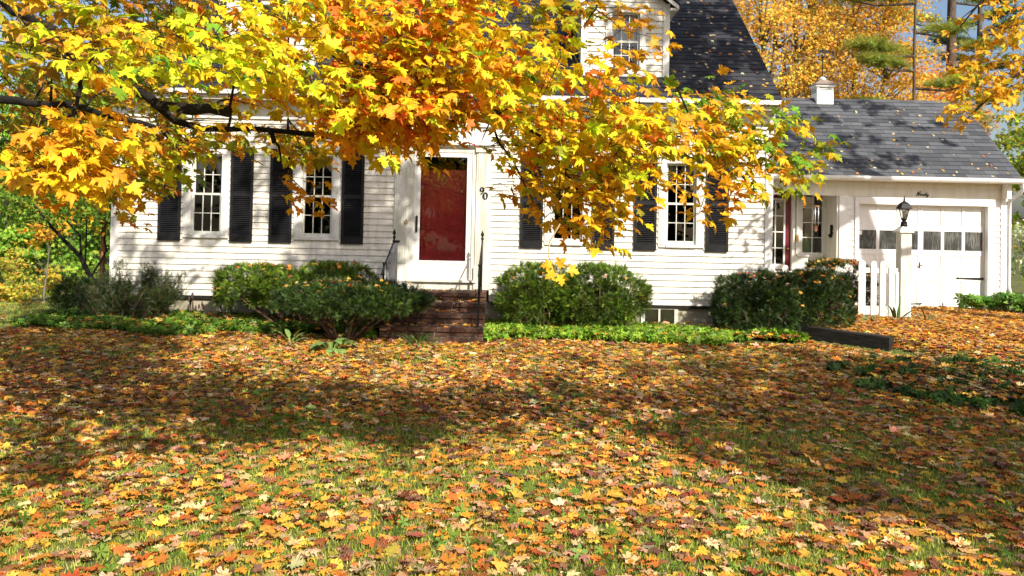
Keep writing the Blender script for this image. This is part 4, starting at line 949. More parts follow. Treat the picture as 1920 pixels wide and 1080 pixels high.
# leaves caught on roofs
def roof_leaves(n,x0,x1,ey,ez,ry,rz,label,bias,sh=.03):
    d=np.array((0,ry-ey,rz-ez));t=RNG.random(n)**bias;X=RNG.uniform(x0,x1,n);pos=np.stack([X,ey+d[1]*t,ez+d[2]*t+sh],1)
    nn=np.array((0,-d[2],d[1]))/np.linalg.norm(d);nrm=nn+rnd(n,.3);tip=np.cross(np.tile(nn,(n,1)),rnd(n))
    cl=Cloud();scatter_leaves(cl,DRY,pos,basis(tip,nrm,RNG.uniform(.045,.072,n)),pal(n,[(.62,.36,.06),(.55,.2,.04),(.6,.5,.32),(.5,.42,.30),(.35,.12,.06)],[2,1.5,3,2,1]))
    tag(cl.build('fallen_leaves',M['dry']),label,'fallen leaves',kind='stuff')
roof_leaves(95,2.6,4.2,EY,EZ,15.8,EZ+.8*3.1,'pale curled leaves dotted over the dark house roof',1.2)
roof_leaves(110,4.4,10.2,16.1,2.97,18.3,4.81,'yellow and tan leaves dotted over the grey garage roof',1.7)
# leaves on steps and clipped bushes
pos=[];
for yf,zt in TR:
    m=26 if zt<.7 else 12;pos+= [(random.uniform(SX0+.05,SX1-.05),yf+random.uniform(.02,.28),zt+random.uniform(.01,.03)) for _ in range(m)]
pos=np.array(pos);m=len(pos);cl=Cloud();scatter_leaves(cl,DRY,pos,basis(rnd(m)*np.array((1,1,.1)),np.array((0,0,1.))+rnd(m,.3),RNG.uniform(.06,.10,m)),pal(m,LC,LW));tag(cl.build('fallen_leaves',M['dry']),'brown leaves lying on the brick step treads','fallen leaves',kind='stuff')
def top_leaves(c,r,n,label,front=.15):
    X=c[0]+RNG.uniform(-.95,.95,n)*r[0];Y=c[1]+RNG.uniform(-.95,.75,n)*r[1]
    u=np.clip(1-(np.abs(X-c[0])/r[0])**3-(np.abs(Y-c[1])/r[1])**3,0,1)**(1/3.);pos=np.stack([X,Y,c[2]+r[2]*u+.015],1)
    cl=Cloud();scatter_leaves(cl,DRY,pos,basis(rnd(n)*np.array((1,1,.2)),np.array((0,-.25,1.))+rnd(n,.4),RNG.uniform(.045,.08,n)),pal(n,LC,DW));tag(cl.build('fallen_leaves',M['dry']),label,'fallen leaves',kind='stuff')
top_leaves((3.84,12.42,.73),(.63,.38,.46),45,'orange leaves caught on the hedge bush by the clapboard corner')
top_leaves((4.80,12.78,.74),(.62,.40,.46),75,'orange leaves caught on the hedge bush behind the timber')
top_leaves((6.10,14.9,.79),(.66,.36,.52),130,'orange leaves heaped on the hedge bush behind the gate')
top_leaves((-3.86,12.42,.82),(.70,.40,.34),40,'reddish leaves caught on the flat-topped yew')
top_leaves((-2.72,12.40,.88),(.68,.40,.33),40,'reddish leaves caught on the sunlit yew mound')
top_leaves((-2.22,11.35,.78),(1.08,.60,.25),45,'tan leaves caught on the dark spreading yew')
top_leaves((1.0,12.38,.80),(1.1,.38,.44),24,'few red leaves caught on the yews right of the steps')
# grass
def grass():
    n=760000;Y=3.1+12.3*RNG.random(n)**1.4;X=(.66*Y+3.0)*RNG.uniform(-1,1,n)
    d=.5+.6*wav(np.stack([X,Y,X*0],1),1.3,4.1)+.5*wav(np.stack([X,Y,X*0],1),3.9,.9)+.25*sstep(Y,7,4.5)
    k=in_view(X,Y,3.0)&((Y<11.9)|(X<-6.2))&(RNG.random(n)<np.clip(d,.2,1))&~((X>4.6)&(((X-4.4)+(Y-12.5)*1.04)>.4))&~steps_mask(X,Y)
    X,Y=X[k],Y[k];m=len(X);h=RNG.uniform(.018,.046,m)*(1+.35*wav(np.stack([X,Y,X*0],1),2.3,3.3));a=RNG.uniform(0,6.283,m);w=RNG.uniform(.002,.0042,m)*(1+.06*Y)
    z=gz(X,Y);l=RNG.uniform(.15,.9,m)*h;b=RNG.uniform(0,6.283,m)
    V=np.empty((m,3,3));V[:,0]=np.stack([X-w*np.cos(a),Y-w*np.sin(a),z-.004],1);V[:,1]=np.stack([X+w*np.cos(a),Y+w*np.sin(a),z-.004],1);V[:,2]=np.stack([X+l*np.cos(b),Y+l*np.sin(b),z+h],1)
    C=np.repeat(pal(m,[(.28,.36,.035),(.42,.49,.06),(.18,.26,.025),(.55,.54,.16),(.44,.35,.14)],[4,3.4,1.6,2,.9],.2),3,axis=0)
    o=np_mesh('grass',V.reshape(-1,3),np.arange(m*3),np.arange(m)*3,np.full(m,3),M['grass'],C);tag(o,'short green lawn grass showing between the leaves','grass',kind='stuff')
def steps_mask(X,Y):return (X>-1.9)&(X<-.33)&(Y>11.4)
grass()
# small clover-like weeds in the lawn
n=2600;X=RNG.uniform(-8,8,n);Y=RNG.uniform(3.9,9,n);k=in_view(X,Y,.6)&(wav(np.stack([X,Y,X*0],1),2.1,6.1)>.08);X,Y=X[k],Y[k];m=len(X)
cl=Cloud();pos=np.stack([X,Y,gz(X,Y)+RNG.uniform(.02,.05,m)],1);cl.add(*ROS[1],pos,basis(rnd(m),np.array((0,0,1.))+rnd(m,.4),RNG.uniform(.5,1.,m)),pal(m,[(.12,.24,.03),(.2,.33,.05)],[1,1]));tag(cl.build('lawn_weeds',M['green']),'low broad-leaved weeds mixed into the lawn','weeds',kind='stuff')
# ---------------------------------------------------------------- the big sugar maple over the lawn
def inpoly(px,py,poly):
    c=np.zeros(len(px),bool);n=len(poly)
    for i in range(n):
        x0,y0=poly[i];x1,y1=poly[(i+1)%n]
        if y0==y1:continue
        t=((y0>py)!=(y1>py))&(px<(x1-x0)*(py-y0)/(y1-y0)+x0);c^=t
    return c
def in_region(poly,n,d0,d1):
    """n points inside a cone cut from the crown: outline seen from the lawn, distances d0..d1"""
    q=np.array(poly,float);out=[]
    while len(out)<n:
        px=RNG.uniform(q[:,0].min(),q[:,0].max(),n*2);py=RNG.uniform(q[:,1].min(),q[:,1].max(),n*2);k=inpoly(px,py,poly)
        out+= [P(a,b,RNG.uniform(d0,d1)) for a,b in zip(px[k],py[k])]
    return np.array(out[:n])
Yl,LY,OR,RO,OL,GR,GO,BR=(.90,.66,.02),(.66,.74,.03),(.90,.43,.025),(.84,.20,.03),(.36,.38,.025),(.20,.38,.03),(.82,.52,.03),(.55,.26,.04)
def twig_leaves(cl,c,out,palw,ls,n=8,droop=.35,tmpl=LEAFP,nrm0=None):
    """leaves in opposite pairs along a short twig through c"""
    d=unit(out+np.array((0,0,-droop))+rnd(1,.35)[0]);L=RNG.uniform(.16,.32);k=n
    t=np.linspace(-.5,.6,k);side=unit(np.cross(d,(0,0,1.)));sg=np.where(np.arange(k)%2==0,1,-1)[:,None]
    base=c+d*(t*L)[:,None]+rnd(k,.025)
    tip=d*.7+side*sg*.75+np.array((0,0,-.25))+rnd(k,.35);tip[-1]=d
    tip=unit(tip);pos=base+tip*(.06+.02*RNG.random((k,1)))
    nrm=(np.array((.10,-.22,.92)) if nrm0 is None else np.array(nrm0))+rnd(k,.33)
    col=pal(k,palw[0],palw[1],.10);s=RNG.uniform(ls[0],ls[1],k)
    scatter_leaves(cl,tmpl,pos,basis(tip,nrm,s),col)
    return c-d*L*.5,c+d*L*.55
def grow(mb,nodes,rad,targets,tips,m,r0=.010):
    """join each twig to the nearest wood already there, nearest twigs first"""
    nd=np.array(nodes);nr=list(rad)
    order=np.argsort([np.min(np.sum((nd-t)**2,1)) for t in targets])
    for i in order:
        t=targets[i];j=int(np.argmin(np.sum((nd-t)**2,1)));a=nd[j];v=t-a;L=np.linalg.norm(v)
        r=max(.0028,min(nr[j]*.7,r0)) 
        mid=a+v*.5+np.array((0,0,.10*L))+rnd(1,.06*L)[0]
        mb.tube([a,a*.25+mid*.75-np.array((0,0,.02*L)),mid*.6+t*.4,t,tips[i]],[r,r*.85,r*.7,r*.5,.0016],m,5)
        nd=np.vstack([nd,mid,t]);nr+=[r*.8,r*.6]
def poly3(pts):return [P(*p) for p in pts]
def densify(pts,rs,step=.12):
    o=[];r=[]
    for a,b,ra,rb in zip(pts[:-1],pts[1:],rs[:-1],rs[1:]):
        n=max(1,int(np.linalg.norm(b-a)/step))
        for k in range(n):o.append(a+(b-a)*k/n);r.append(ra+(rb-ra)*k/n)
    return o+[pts[-1]],r+[rs[-1]]
def canopy(cl,T,E,c,r,n,pw,hole=.15,k=14,s=(.12,.17),seed=1.):
    got=0
    while got<n:
        u=RNG.uniform(-1,1,3)
        if np.dot(u,u)>1:continue
        p=np.array(c)+u*np.array(r)
        if wav(p[None],1.1,seed)[0]+wav(p[None],2.6,seed*1.7)[0]*.6<hole-.3:continue
        px=np.array((p[0],p[1],p[2]-CZ));fw=px@FW
        if fw>.5:
            qx=960+F*(px@RT)/fw;qy=PY-F*(px@UP)/fw
            if -60<qx<1980 and -60<qy<1140:continue
        a,b=twig_leaves(cl,p,unit(np.array((u[0],u[1],-.1))),pw,s,k,tmpl=[SIMPLE]);T.append(a);E.append(b);got+=1
maple_t=thing('maple_tree','big sugar maple spreading yellow and orange leaves across the front of the house','tree',(-5.6,5.6,0))
mb=MB();B=M['bark']
trunk=[np.array(p) for p in((-5.6,5.6,-.1),(-5.6,5.6,1.2),(-5.5,5.6,3.0),(-5.3,5.55,4.6),(-5.0,5.5,7.0),(-4.7,5.6,9.0))]
mb.tube([*trunk],[.34,.27,.24,.20,.13,.05],B,14)
LIMBS=[
 ([trunk[3]]+poly3([(-160,-70,5.4),(-30,-20,5.3),(60,38,5.2),(120,70,5.1),(185,135,5.0),(245,165,4.9),(300,196,4.8),(360,205,4.75),(428,210,4.7)]),[.13,.055,.036,.031,.029,.029,.030,.030,.031,.031]),
 ([trunk[2]]+poly3([(-120,170,5.7),(30,190,5.6),(128,199,5.5),(225,222,5.4),(300,240,5.6),(345,290,5.8)]),[.10,.042,.028,.025,.018,.012,.006]),
 (poly3([(288,192,4.82),(330,225,4.95),(385,243,5.1),(470,243,5.2),(540,247,5.25),(610,256,5.3),(690,262,5.35),(770,240,5.35),(860,224,5.4),(910,215,5.4),(1040,224,5.4),(1130,238,5.45),(1230,252,5.5),(1310,262,5.6)]),[.028,.024,.020,.019,.018,.016,.015,.014,.012,.012,.010,.008,.006,.004]),
 (poly3([(500,243,5.22),(512,255,5.2),(518,268,5.18)]),[.016,.015,.013]),
 ([trunk[4]]+poly3([(300,-220,5.6),(440,-40,5.4),(490,12,5.3),(560,58,5.2),(640,112,5.1),(760,150,5.0),(900,190,4.9),(1020,260,4.8),(1080,350,4.7),(1090,420,4.6)]),[.11,.05,.034,.024,.020,.014,.012,.010,.008,.005,.003]),
 ([trunk[4]]+poly3([(200,-420,5.2),(600,-260,5.0),(860,-120,4.9),(980,-60,4.9)]),[.10,.05,.034,.014,.006]),
 (poly3([(697,178,4.7),(730,160,4.6),(770,115,4.5)]),[.007,.009,.005]),
 (poly3([(1095,48,4.9),(1118,18,5.0),(1130,-30,5.0)]),[.004,.006,.008]),
 (poly3([(900,190,4.9),(960,300,4.8),(1000,380,4.7)]),[.008,.006,.003]),
 (poly3([(1260,130,5.0),(1300,240,5.1),(1330,330,5.1),(1310,400,5.0)]),[.007,.005,.004,.002]),
 (poly3([(120,75,5.1),(150,150,4.2),(140,230,3.7),(110,310,3.6)]),[.016,.011,.008,.004]),
 ([trunk[4]]+[np.array(p) for p in((-3.6,4.0,8.2),(-1.6,3.0,8.6),(.5,2.6,8.0))],[.10,.07,.05,.02]),
]
nodes=[];rads=[]
for pts,rs in LIMBS:
    q,r=densify(pts,rs);
    jit=[p+rnd(1,.008)[0] for p in q];mb.tube(jit,[x*random.uniform(.86,1.14) for x in r],B,9);nodes+=q[1:];rads+=r[1:]
wood=mb.build('trunk',maple_t)
SHOW=[np.array(q) for l in (LIMBS[0][0][6:],LIMBS[2][0][4:5],LIMBS[1][0][2:3]) for q in (densify(l,[1]*len(l),.08)[0] if len(l)>1 else l)]
def bare_limb(c):
    # little foliage grows on the sunny lawn side of the heavy old limbs
    return any(abs(c[0]*l[1]/c[1]-l[0])<.24 and -.20<(c[2]-CZ)*l[1]/c[1]+CZ-l[2]<.17 and c[1]<l[1]+.15 for l in SHOW)
# crown regions: outline, distances, twigs, palette (olive-heavy ones paint in crown shade), leaf length, leaves per twig
RG=[
 ([(-20,-20),(210,-20),(290,150),(200,165),(60,110),(-20,80)],3.6,4.9,34,([LY,GO,OL,BR],[2.4,3,3,2]),(.08,.115),6),
 ([(330,-20),(950,-20),(1060,60),(1180,120),(1250,180),(1290,250),(1000,285),(800,235),(640,245),(560,232),(450,230),(330,130)],4.1,5.7,235,([Yl,LY,OR,RO,GO,GR],[4.4,4,1.8,.6,1.6,.3]),(0.070,0.105),9),
 ([(620,0),(860,0),(900,140),(800,240),(700,250),(640,150)],4.1,4.7,52,([OR,RO,Yl],[4,2.0,1.4]),(0.074,0.109),8),
 ([(120,50),(440,30),(600,150),(420,235),(250,228),(180,150)],3.5,4.6,60,([Yl,LY,GR,GO],[3.4,4,.7,1]),(0.074,0.105),7),
 ([(0,-20),(350,-20),(350,330),(190,375),(0,345)],5.4,8.2,310,([OL,GO,OR,LY,GR,BR],[4.4,2.6,1.2,.7,1.4,1.8]),(0.066,0.101),8),
 ([(150,205),(260,195),(225,260),(160,320),(60,340),(30,310),(100,250)],3.5,4.0,38,([GO,OR,Yl],[3,2.4,2.5]),(0.066,0.097),7),
 ([(200,340),(215,340),(245,400),(225,425),(205,400)],5.5,6.0,6,([GO,OR],[2,1]),(0.066,0.084),5),
 ([(240,232),(620,232),(600,285),(545,300),(465,248),(390,285),(300,295),(240,310)],5.2,7.0,75,([OL,GO,LY,OR],[3,3,2,1.4]),(0.066,0.097),7),
 ([(540,330),(600,330),(590,360),(548,372)],5.2,5.4,4,([GO,OR],[2,2]),(0.066,0.084),6),
 ([(600,180),(860,180),(830,215),(765,280),(700,250),(640,262),(590,245)],4.5,5.4,60,([OR,RO,GO,Yl],[5,1.5,3,1.5]),(0.070,0.101),8),
 ([(960,335),(1190,325),(1180,395),(1090,450),(1005,415)],4.5,5.2,26,([GO,OR,Yl,OL],[4,2.5,2,1.5]),(0.066,0.101),7),
 ([(880,200),(1250,200),(1375,255),(1365,285),(1240,300),(1180,330),(1080,345),(1000,330),(945,320),(920,295),(900,255)],4.5,5.8,112,([GO,OR,Yl,LY,OL,RO],[3.4,2,2.4,3,2,.3]),(0.070,0.101),7),
 ([(1240,330),(1400,305),(1370,415),(1290,405),(1235,390)],4.8,5.2,11,([GO,OR],[3,2]),(0.066,0.092),6),
 ([(1260,165),(1450,190),(1520,250),(1535,300),(1480,345),(1385,340),(1300,290)],5.2,6.0,62,([OR,GO,OL,GR,LY],[2.0,2.2,2.6,2.8,1.6]),(0.070,0.097),7),
 ([(1130,0),(1260,0),(1235,60),(1195,150),(1150,90)],4.9,5.3,11,([BR,GO,OR],[2,3,1.5]),(0.066,0.092),5),
 ([(840,0),(1075,0),(1050,50),(950,45)],5.0,5.4,13,([OL,GO,OR],[3,2,1]),(0.070,0.097),6),
 ([(940,300),(985,330),(960,400),(930,380)],4.9,5.2,3,([GO,BR],[2,1]),(0.057,0.084),5),
]
cl=Cloud();T=[];E=[]
for poly,d0,d1,n,pw,ls,k in RG:
    for c in in_region(poly,n,d0,d1):
        if bare_limb(c) and random.random()<.96:continue
        out=unit(np.array((c[0]+5.3,(c[1]-5.5)*.8,0))+1e-6);a,b=twig_leaves(cl,c,out,pw,ls,k);T.append(a);E.append(b)
# low hanging sprig on its long pale stem
st_=poly3([(1050,420,4.6),(1030,455,4.55),(1028,480,4.5),(1040,505,4.45),(1052,520,4.4)])
for q,tp in(((1052,515,4.4),(0.1,0,-1)),((1035,495,4.42),(-1,0,-.1)),((1045,498,4.42),(.5,0,.5)),((1066,505,4.38),(1,0,-.3)),((1040,510,4.4),(-.7,0,-.5))):
    v,f=LEAFP[random.randrange(3)];cl.add(v,f,P(*q)[None],basis(np.array([tp],float),np.array([(.1,-.9,.5)]),np.array([.068])),pal(1,[OR,GO],[3,2]))
# crown above the picture and over the lawn
mask_c=[]
for k in range(420):
    c=np.array((RNG.uniform(-8.5,2.2),RNG.uniform(2.8,8.6),0));r2=((c[0]+4)/6)**2+((c[1]-5.6)/3.2)**2
    if r2>1:continue
    c[2]=RNG.uniform(4.9,5.4+4.2*math.sqrt(1-r2))
    if c[2]<2.05+.30*c[1]+.3 and abs(c[0])<.7*c[1]:continue
    mask_c.append(c)
for c in mask_c[:45]:
    out=unit(np.array((c[0]+5.3,(c[1]-5.5)*.8,0)));a,b=twig_leaves(cl,c,out,([GO,Yl,OR],[2,2,1]),(.09,.13),9,tmpl=[SIMPLE]);T.append(a);E.append(b)
for e_ in(((.6,5.2,8.5),(2.5,1.8,1.2),240,.08,5.1),((-2.2,6.2,7.4),(1.8,1.4,1.0),90,.15,6.3),((3.7,4.0,8.0),(1.1,.8,.5),60,-.3,7.7),((-1.5,3.3,6.8),(1.5,1.4,1.2),190,.05,9.3),((-7.0,5.4,5.8),(2.2,2.2,2.2),110,.1,8.8)):  # unseen leaf clumps, most added to shade the wall, steps and left foliage
    canopy(cl,T,E,e_[0],e_[1],e_[2],([GO,OR,Yl],[3,2,1]),seed=e_[4],hole=e_[3],s=(.10,.14))
crown=cl.build('crown',M['leaf'],maple_t)
mb=MB();grow(mb,nodes,rads,T,E,B);mb.build('twigs',maple_t)
mb=MB();mb.tube(st_,[.0045,.0045,.004,.0035,.003],M['stem'],5);mb.build('hanging_stem',maple_t)
# ---------------------------------------------------------------- whole trees further off
def tree(name,label,base,H,ells,pw,n,leaf,tr,bark,group=None,cat='tree',trunk_top=.8,lean=(0,0),limbs=9,clump=.55,tmpl=SIMPLE,mat='far',trunks=1,vis=False,seed=0):
    zg=float(gz(*base));o=thing(name,label,cat,(base[0],base[1],zg),0,group);random.seed(seed+int(abs(base[0]*37+base[1]*11)))
    mb=MB();top=np.array((base[0]+lean[0],base[1]+lean[1],zg+H*trunk_top));starts=[]
    for q in range(trunks):
        off=np.array((random.uniform(-.4,.4),random.uniform(-.3,.3),0))*(q>0);sp=np.array((random.uniform(-1,1)*.16*H,random.uniform(-.5,.5)*.1*H,0))*(q>0)
        b=np.array((base[0],base[1],zg-.2))+off;t=top+off+sp;k=6
        pts=[b+(t-b)*i/k+rnd(1,.012*H)[0]*(0<i<k)*.6 for i in range(k+1)];mb.tube(pts,[tr*(1-.82*i/k) for i in range(k+1)],M[bark],9)
        starts+=[(p,tr*(1-.82*i/k)) for i,p in enumerate(pts) if i>=2]
    cl=Cloud();vol=np.array([e[3]*e[4]*e[5] for e in ells]);vol=vol**(2/3);cnt=(n*vol/vol.sum()).astype(int)
    for e,m in zip(ells,cnt):
        c=np.array((base[0]+e[0],base[1]+e[1],zg+e[2]));r=np.array(e[3:6])
        nc=max(6,int(m/70));u=unit(rnd(nc));rr=RNG.uniform(.35,1,nc)**.6;cc=c+u*r*rr[:,None]
        for i,p in enumerate(cc):
            k=int(m/nc);sc=clump*RNG.uniform(.7,1.3);q=p+rnd(k,1)*np.array((sc,sc,sc*.45))*.6
            tint=1+RNG.normal(0,.16);cc_=np.clip(pal(k,*pw,.18)*tint,.004,.95)
            nrm=np.array((.15,-.45,.8))+rnd(k,.5)+u[i]*.4
            cl.add(*tmpl,q,basis(rnd(k)+np.array((0,0,-.4)),nrm,RNG.uniform(leaf*.7,leaf*1.25,k)),cc_)
            if i%3==0:
                s,rad=min(starts,key=lambda a:np.linalg.norm(a[0]-p)+(a[0][2]>p[2]-.3)*3);v=p-s
                mb.tube([s,s+v*.45+np.array((0,0,.08))*np.linalg.norm(v)*.6,p],[min(rad*.45,.09),min(rad*.28,.05),.008],M[bark],5)
    mb.build('trunk',o);cl.build('crown',M[mat],o);return o
GOLD=([(.82,.48,.06),(.80,.39,.055),(.74,.52,.09),(.52,.46,.07),(.76,.30,.05)],[4,2.6,2.6,1.6,.8])
GREEN=([(.22,.40,.05),(.34,.52,.06),(.13,.26,.03),(.46,.54,.08)],[4,3,2,1.2])
LIMEP=([(.30,.40,.04),(.42,.44,.05),(.20,.32,.03),(.55,.42,.05)],[3,3,2,1])
# orange maples behind the garage
GB_='golden maples behind the garage'
tree('maple_tree','golden maple with pale branching stems beside the dark gable edge',(9.0,29,),15,[(0,0,7.5,3.4,2.6,3.2),(-1.0,0,11,3.0,2.4,3.0),(-2.6,.5,6.0,1.8,1.6,2.2)],GOLD,30000,.105,.20,'greybark',GB_,trunks=4,clump=.7,seed=1)
tree('maple_tree','golden maple rising directly behind the cupola',(13.2,31),14,[(0,0,7.0,3.0,2.5,2.8),(.3,0,11,2.6,2.2,2.6)],GOLD,27000,.11,.18,'greybark',GB_,trunks=3,clump=.7,seed=2)
tree('maple_tree','smaller orange maple between the pines, low over the garage ridge',(16.6,33),9,[(0,0,5.6,2.2,2.0,1.5),(1.0,0,7.6,1.2,1.0,.9)],([(.80,.30,.04),(.82,.38,.04),(.7,.22,.04),(.72,.45,.06)],[3,3,2,1]),7500,.11,.14,'greybark',GB_,trunks=2,clump=.7,seed=3)
# pines
def tuft():
    v=[];f=[]
    for i in range(11):
        a=2*math.pi*i/11;e=random.uniform(.2,1.0);d=(math.cos(a)*math.cos(e),math.sin(a)*math.cos(e),math.sin(e));k=len(v)
        s=(-math.sin(a)*.035,math.cos(a)*.035,0);v+=[(s[0],s[1],0),(-s[0],-s[1],0),d];f.append((k,k+1,k+2))
    return np.array(v),f
TUFT=tuft()
def pine(label,base,H,spec,tr,group='tall pines behind the garage',pw=([(.30,.38,.07),(.42,.47,.09),(.16,.23,.05),(.50,.46,.10)],[3,3,1.2,1.4]),seed=0):
    random.seed(seed);zg=float(gz(*base));o=thing('pine_tree',label,'tree',(*base,zg),0,group);mb=MB();cl=Cloud()
    mb.tube([(base[0]+.03*math.sin(i),base[1],zg-.2+H*i/8) for i in range(9)],[tr*(1-.08*i) for i in range(9)],M['pinebark'],10)
    for z,az,L,k in spec:
        d=np.array((math.cos(az),math.sin(az),0));s=np.array((base[0],base[1],zg+z));e=s+d*L+np.array((0,0,.10*L));mid=s+d*L*.5+np.array((0,0,-.02*L))
        mb.tube([s,mid,e],[.055,.035,.008],M['pinebark'],5)
        for b in range(5):
            t0=random.uniform(.25,.9);p=s+(e-s)*t0;q=p+np.array((random.uniform(-.5,.5),random.uniform(-.5,.5),random.uniform(-.1,.35)))*L*.35;mb.tube([p,q],[.016,.004],M['pinebark'],4)
        if k:
            n=int(k*300);t=RNG.beta(2.6,1.1,n);p=s+(e-s)*t[:,None]+rnd(n,1)*np.array((.32,.32,.17))*(.25+.22*L*t[:,None]);p[:,2]+=.08
            cl.add(*TUFT,p,basis(rnd(n)*np.array((1,1,.3)),np.array((0,0,1.))+rnd(n,.3),RNG.uniform(.16,.28,n)),pal(n,*pw,.15))
    mb.build('trunk',o);cl.build('crown',M['far'],o)
def boughs(zs,seed,L0=2.6,bare=.0):
    random.seed(seed);o=[]
    for z in zs:
        for k in range(random.choice((3,4))):o.append((z+random.uniform(-.3,.3),random.uniform(0,6.283),L0*random.uniform(.6,1.15),0 if random.random()<bare else random.uniform(.7,1.3)))
    return o
pine('tall dark pine trunk standing clear against the sky',(18.7,34.0),17,boughs((4.5,5.6,6.5,7.4,8.3),3,1.5,.75)+[(6.9,.1,2.9,1.6),(9.0,2.6,3.2,1.4),(9.3,.4,2.8,1.3),(10.2,3.3,3.0,1.4),(11.2,.2,2.8,1.5),(11.5,2.9,2.6,1.4),(12.6,1.1,2.4,1.4)]+boughs((13.5,14.7,15.8),4,1.8),.30,seed=1)
pine('pine with pale green boughs between the golden maples',(13.6,27.0),12.5,[(3.6,.2,1.7,1.2),(4.2,3.0,1.7,1.3),(5.0,5.9,1.9,1.4),(5.6,2.6,1.9,1.4),(6.3,.1,2.2,1.5),(6.9,3.4,2.0,1.4),(7.4,3.3,2.2,1.5),(8.2,.3,2.0,1.4),(9.2,3.0,2.6,1.5),(10.0,.0,2.6,1.6),(10.9,3.4,2.4,1.6),(11.3,5.2,2.6,1.4),(12.2,.2,2.6,1.6),(12.8,2.8,2.4,1.6)]+boughs((13.8,14.9),6,1.9),.075,seed=2)
pine('slender farther pine with thin dead side limbs',(23.4,40),16,boughs((5,6.2,7.2,8.2,9.2,10),9,1.9,.45)+boughs((11,12,13,14),5,1.9,.1),.22,pw=([(.07,.12,.06),(.12,.18,.07),(.2,.25,.08)],[3,2,1]),seed=3)
pine('thick brown pine trunk low behind the cupola',(13.6,36.5),15,boughs((11,12,13,14),10,1.8,.1),.34,seed=4)
# shrubs and vines right of the garage
GS='bright shrubs right of the garage'
tree('tall_shrub','lime green vine covered shrub rising past the garage gable',(13.2,20.2),5.2,[(0,0,2.6,1.5,1.5,2.3),(.8,.3,3.6,1.5,1.3,1.3)],LIMEP,5200,.12,.07,'greybark',GS,cat='shrub',trunks=3,clump=.4,seed=5)
tree('tall_shrub','rosy brown twiggy shrub just behind the garage roof edge',(12.2,22.5),5.6,[(0,0,4.2,1.2,1.0,1.2)],([(.42,.22,.12),(.35,.3,.08),(.5,.3,.1)],[2,2,1]),1300,.12,.06,'greybark',GS,cat='shrub',trunks=3,clump=.5,seed=6)
tree('variegated_shrub','pale variegated shrub low beside the downspout',(11.6,17.6),1.9,[(0,0,1.2,.75,.6,.75)],([(.50,.52,.36),(.3,.38,.16),(.6,.58,.45)],[3,3,1]),1500,.085,.04,'greybark',None,cat='shrub',trunks=3,clump=.25,seed=7)
# right hand maple: overhangs the driveway, throws the shade on the garage roof
mR=thing('maple_tree','maple beside the driveway trailing gold leaves against the sky','tree',(11.6,11.0,.3))
mb=MB();tk=[np.array(p) for p in((11.6,11,.1),(11.5,11,2.5),(11.3,10.9,5.0),(10.8,10.6,7.6),(10.2,10.2,10.2),(9.8,10,12))];mb.tube(tk,[.32,.26,.22,.17,.10,.04],M['bark'],12)
LM=[([tk[2]]+poly3([(1990,20,10.2),(1920,130,10.0),(1870,170,9.9),(1810,225,9.8)]),[.09,.03,.018,.012,.004]),([tk[3]]+poly3([(1960,-60,10.0),(1850,-10,9.8),(1800,50,9.7),(1700,110,9.7)][:3]),[.09,.03,.018,.006]),([tk[3]]+[np.array(p) for p in((9.0,9.4,9.4),(7.2,8.6,10.2),(6.0,8.0,10.4))],[.1,.07,.05,.02]),([tk[3]]+[np.array(p) for p in((10,8.0,9.2),(9,6.5,10),(8,5.6,10.6))],[.1,.07,.05,.02])]
nodes=[];rads=[]
for pts,rs in LM:
    q,r=densify(pts,rs,.2);mb.tube(q,r,M['bark'],7);nodes+=q[1:];rads+=r[1:]
mb.build('trunk',mR)
cl=Cloud();T=[];E=[]
for poly,d0,d1,n,pw,ls,k in [([(1830,70),(1930,10),(1960,200),(1860,200),(1790,235),(1772,215),(1800,170)],9.4,10.6,52,([GO,OR,OL],[5,2,1]),(.085,.12),8),([(1780,0),(1930,-20),(1930,60),(1830,80),(1790,50)],9.6,10.4,10,([GO,OL,OR],[4,2,1.5]),(.085,.12),6)]:
    for c in in_region(poly,n,d0,d1):
        a,b=twig_leaves(cl,c,unit(c-np.array((11.3,10.8,c[2]))+1e-5),pw,ls,k,droop=.6);T.append(a);E.append(b)
canopy(cl,T,E,(7.4,8.7,10.7),(3.4,2.9,1.9),480,([GO,OR,Yl],[3,2,1]),seed=1.3)
canopy(cl,T,E,(11.0,10.8,10.0),(2.4,2.2,1.8),60,([GO,OR,Yl],[3,2,1]),seed=2.3)
cl.build('crown',M['leaf'],mR);mb=MB();grow(mb,nodes,rads,T,E,M['bark'],.02);mb.build('twigs',mR)
# the maple behind the photographer that shades the right of the lawn
mS=thing('maple_tree','tall maple on the near right side of the lawn, shading the grass','tree',(10.6,.2,0))
mb=MB();tk=[np.array(p) for p in((10.6,.2,-.3),(10.5,.2,2.5),(10.1,.1,5.0),(9.4,0,7.5),(8.6,0,10))];mb.tube(tk,[.36,.28,.22,.14,.05],M['bark'],12)
nodes=[];rads=[]
for e in((7.2,1.0,7.5),(6.5,-1.2,8.0),(9.0,2.8,7.8),(11.5,-1.5,7.6)):
    q,r=densify([tk[2],(tk[2]+np.array(e))/2+np.array((0,0,.5)),np.array(e)],[.13,.09,.03],.3);mb.tube(q,r,M['bark'],7);nodes+=q;rads+=r
mb.build('trunk',mS);cl=Cloud();T=[];E=[]
canopy(cl,T,E,(8.6,.9,7.6),(3.3,2.0,1.6),400,([GO,OR,Yl],[3,2,1]),seed=3.3,hole=.05)
canopy(cl,T,E,(7.9,-1.4,7.6),(3.0,1.5,1.2),290,([GO,OR,Yl],[3,2,1]),seed=4.1,hole=.10)
cl.build('crown',M['leaf'],mS);mb=MB();grow(mb,nodes,rads,T,E,M['bark'],.02);mb.build('twigs',mS)
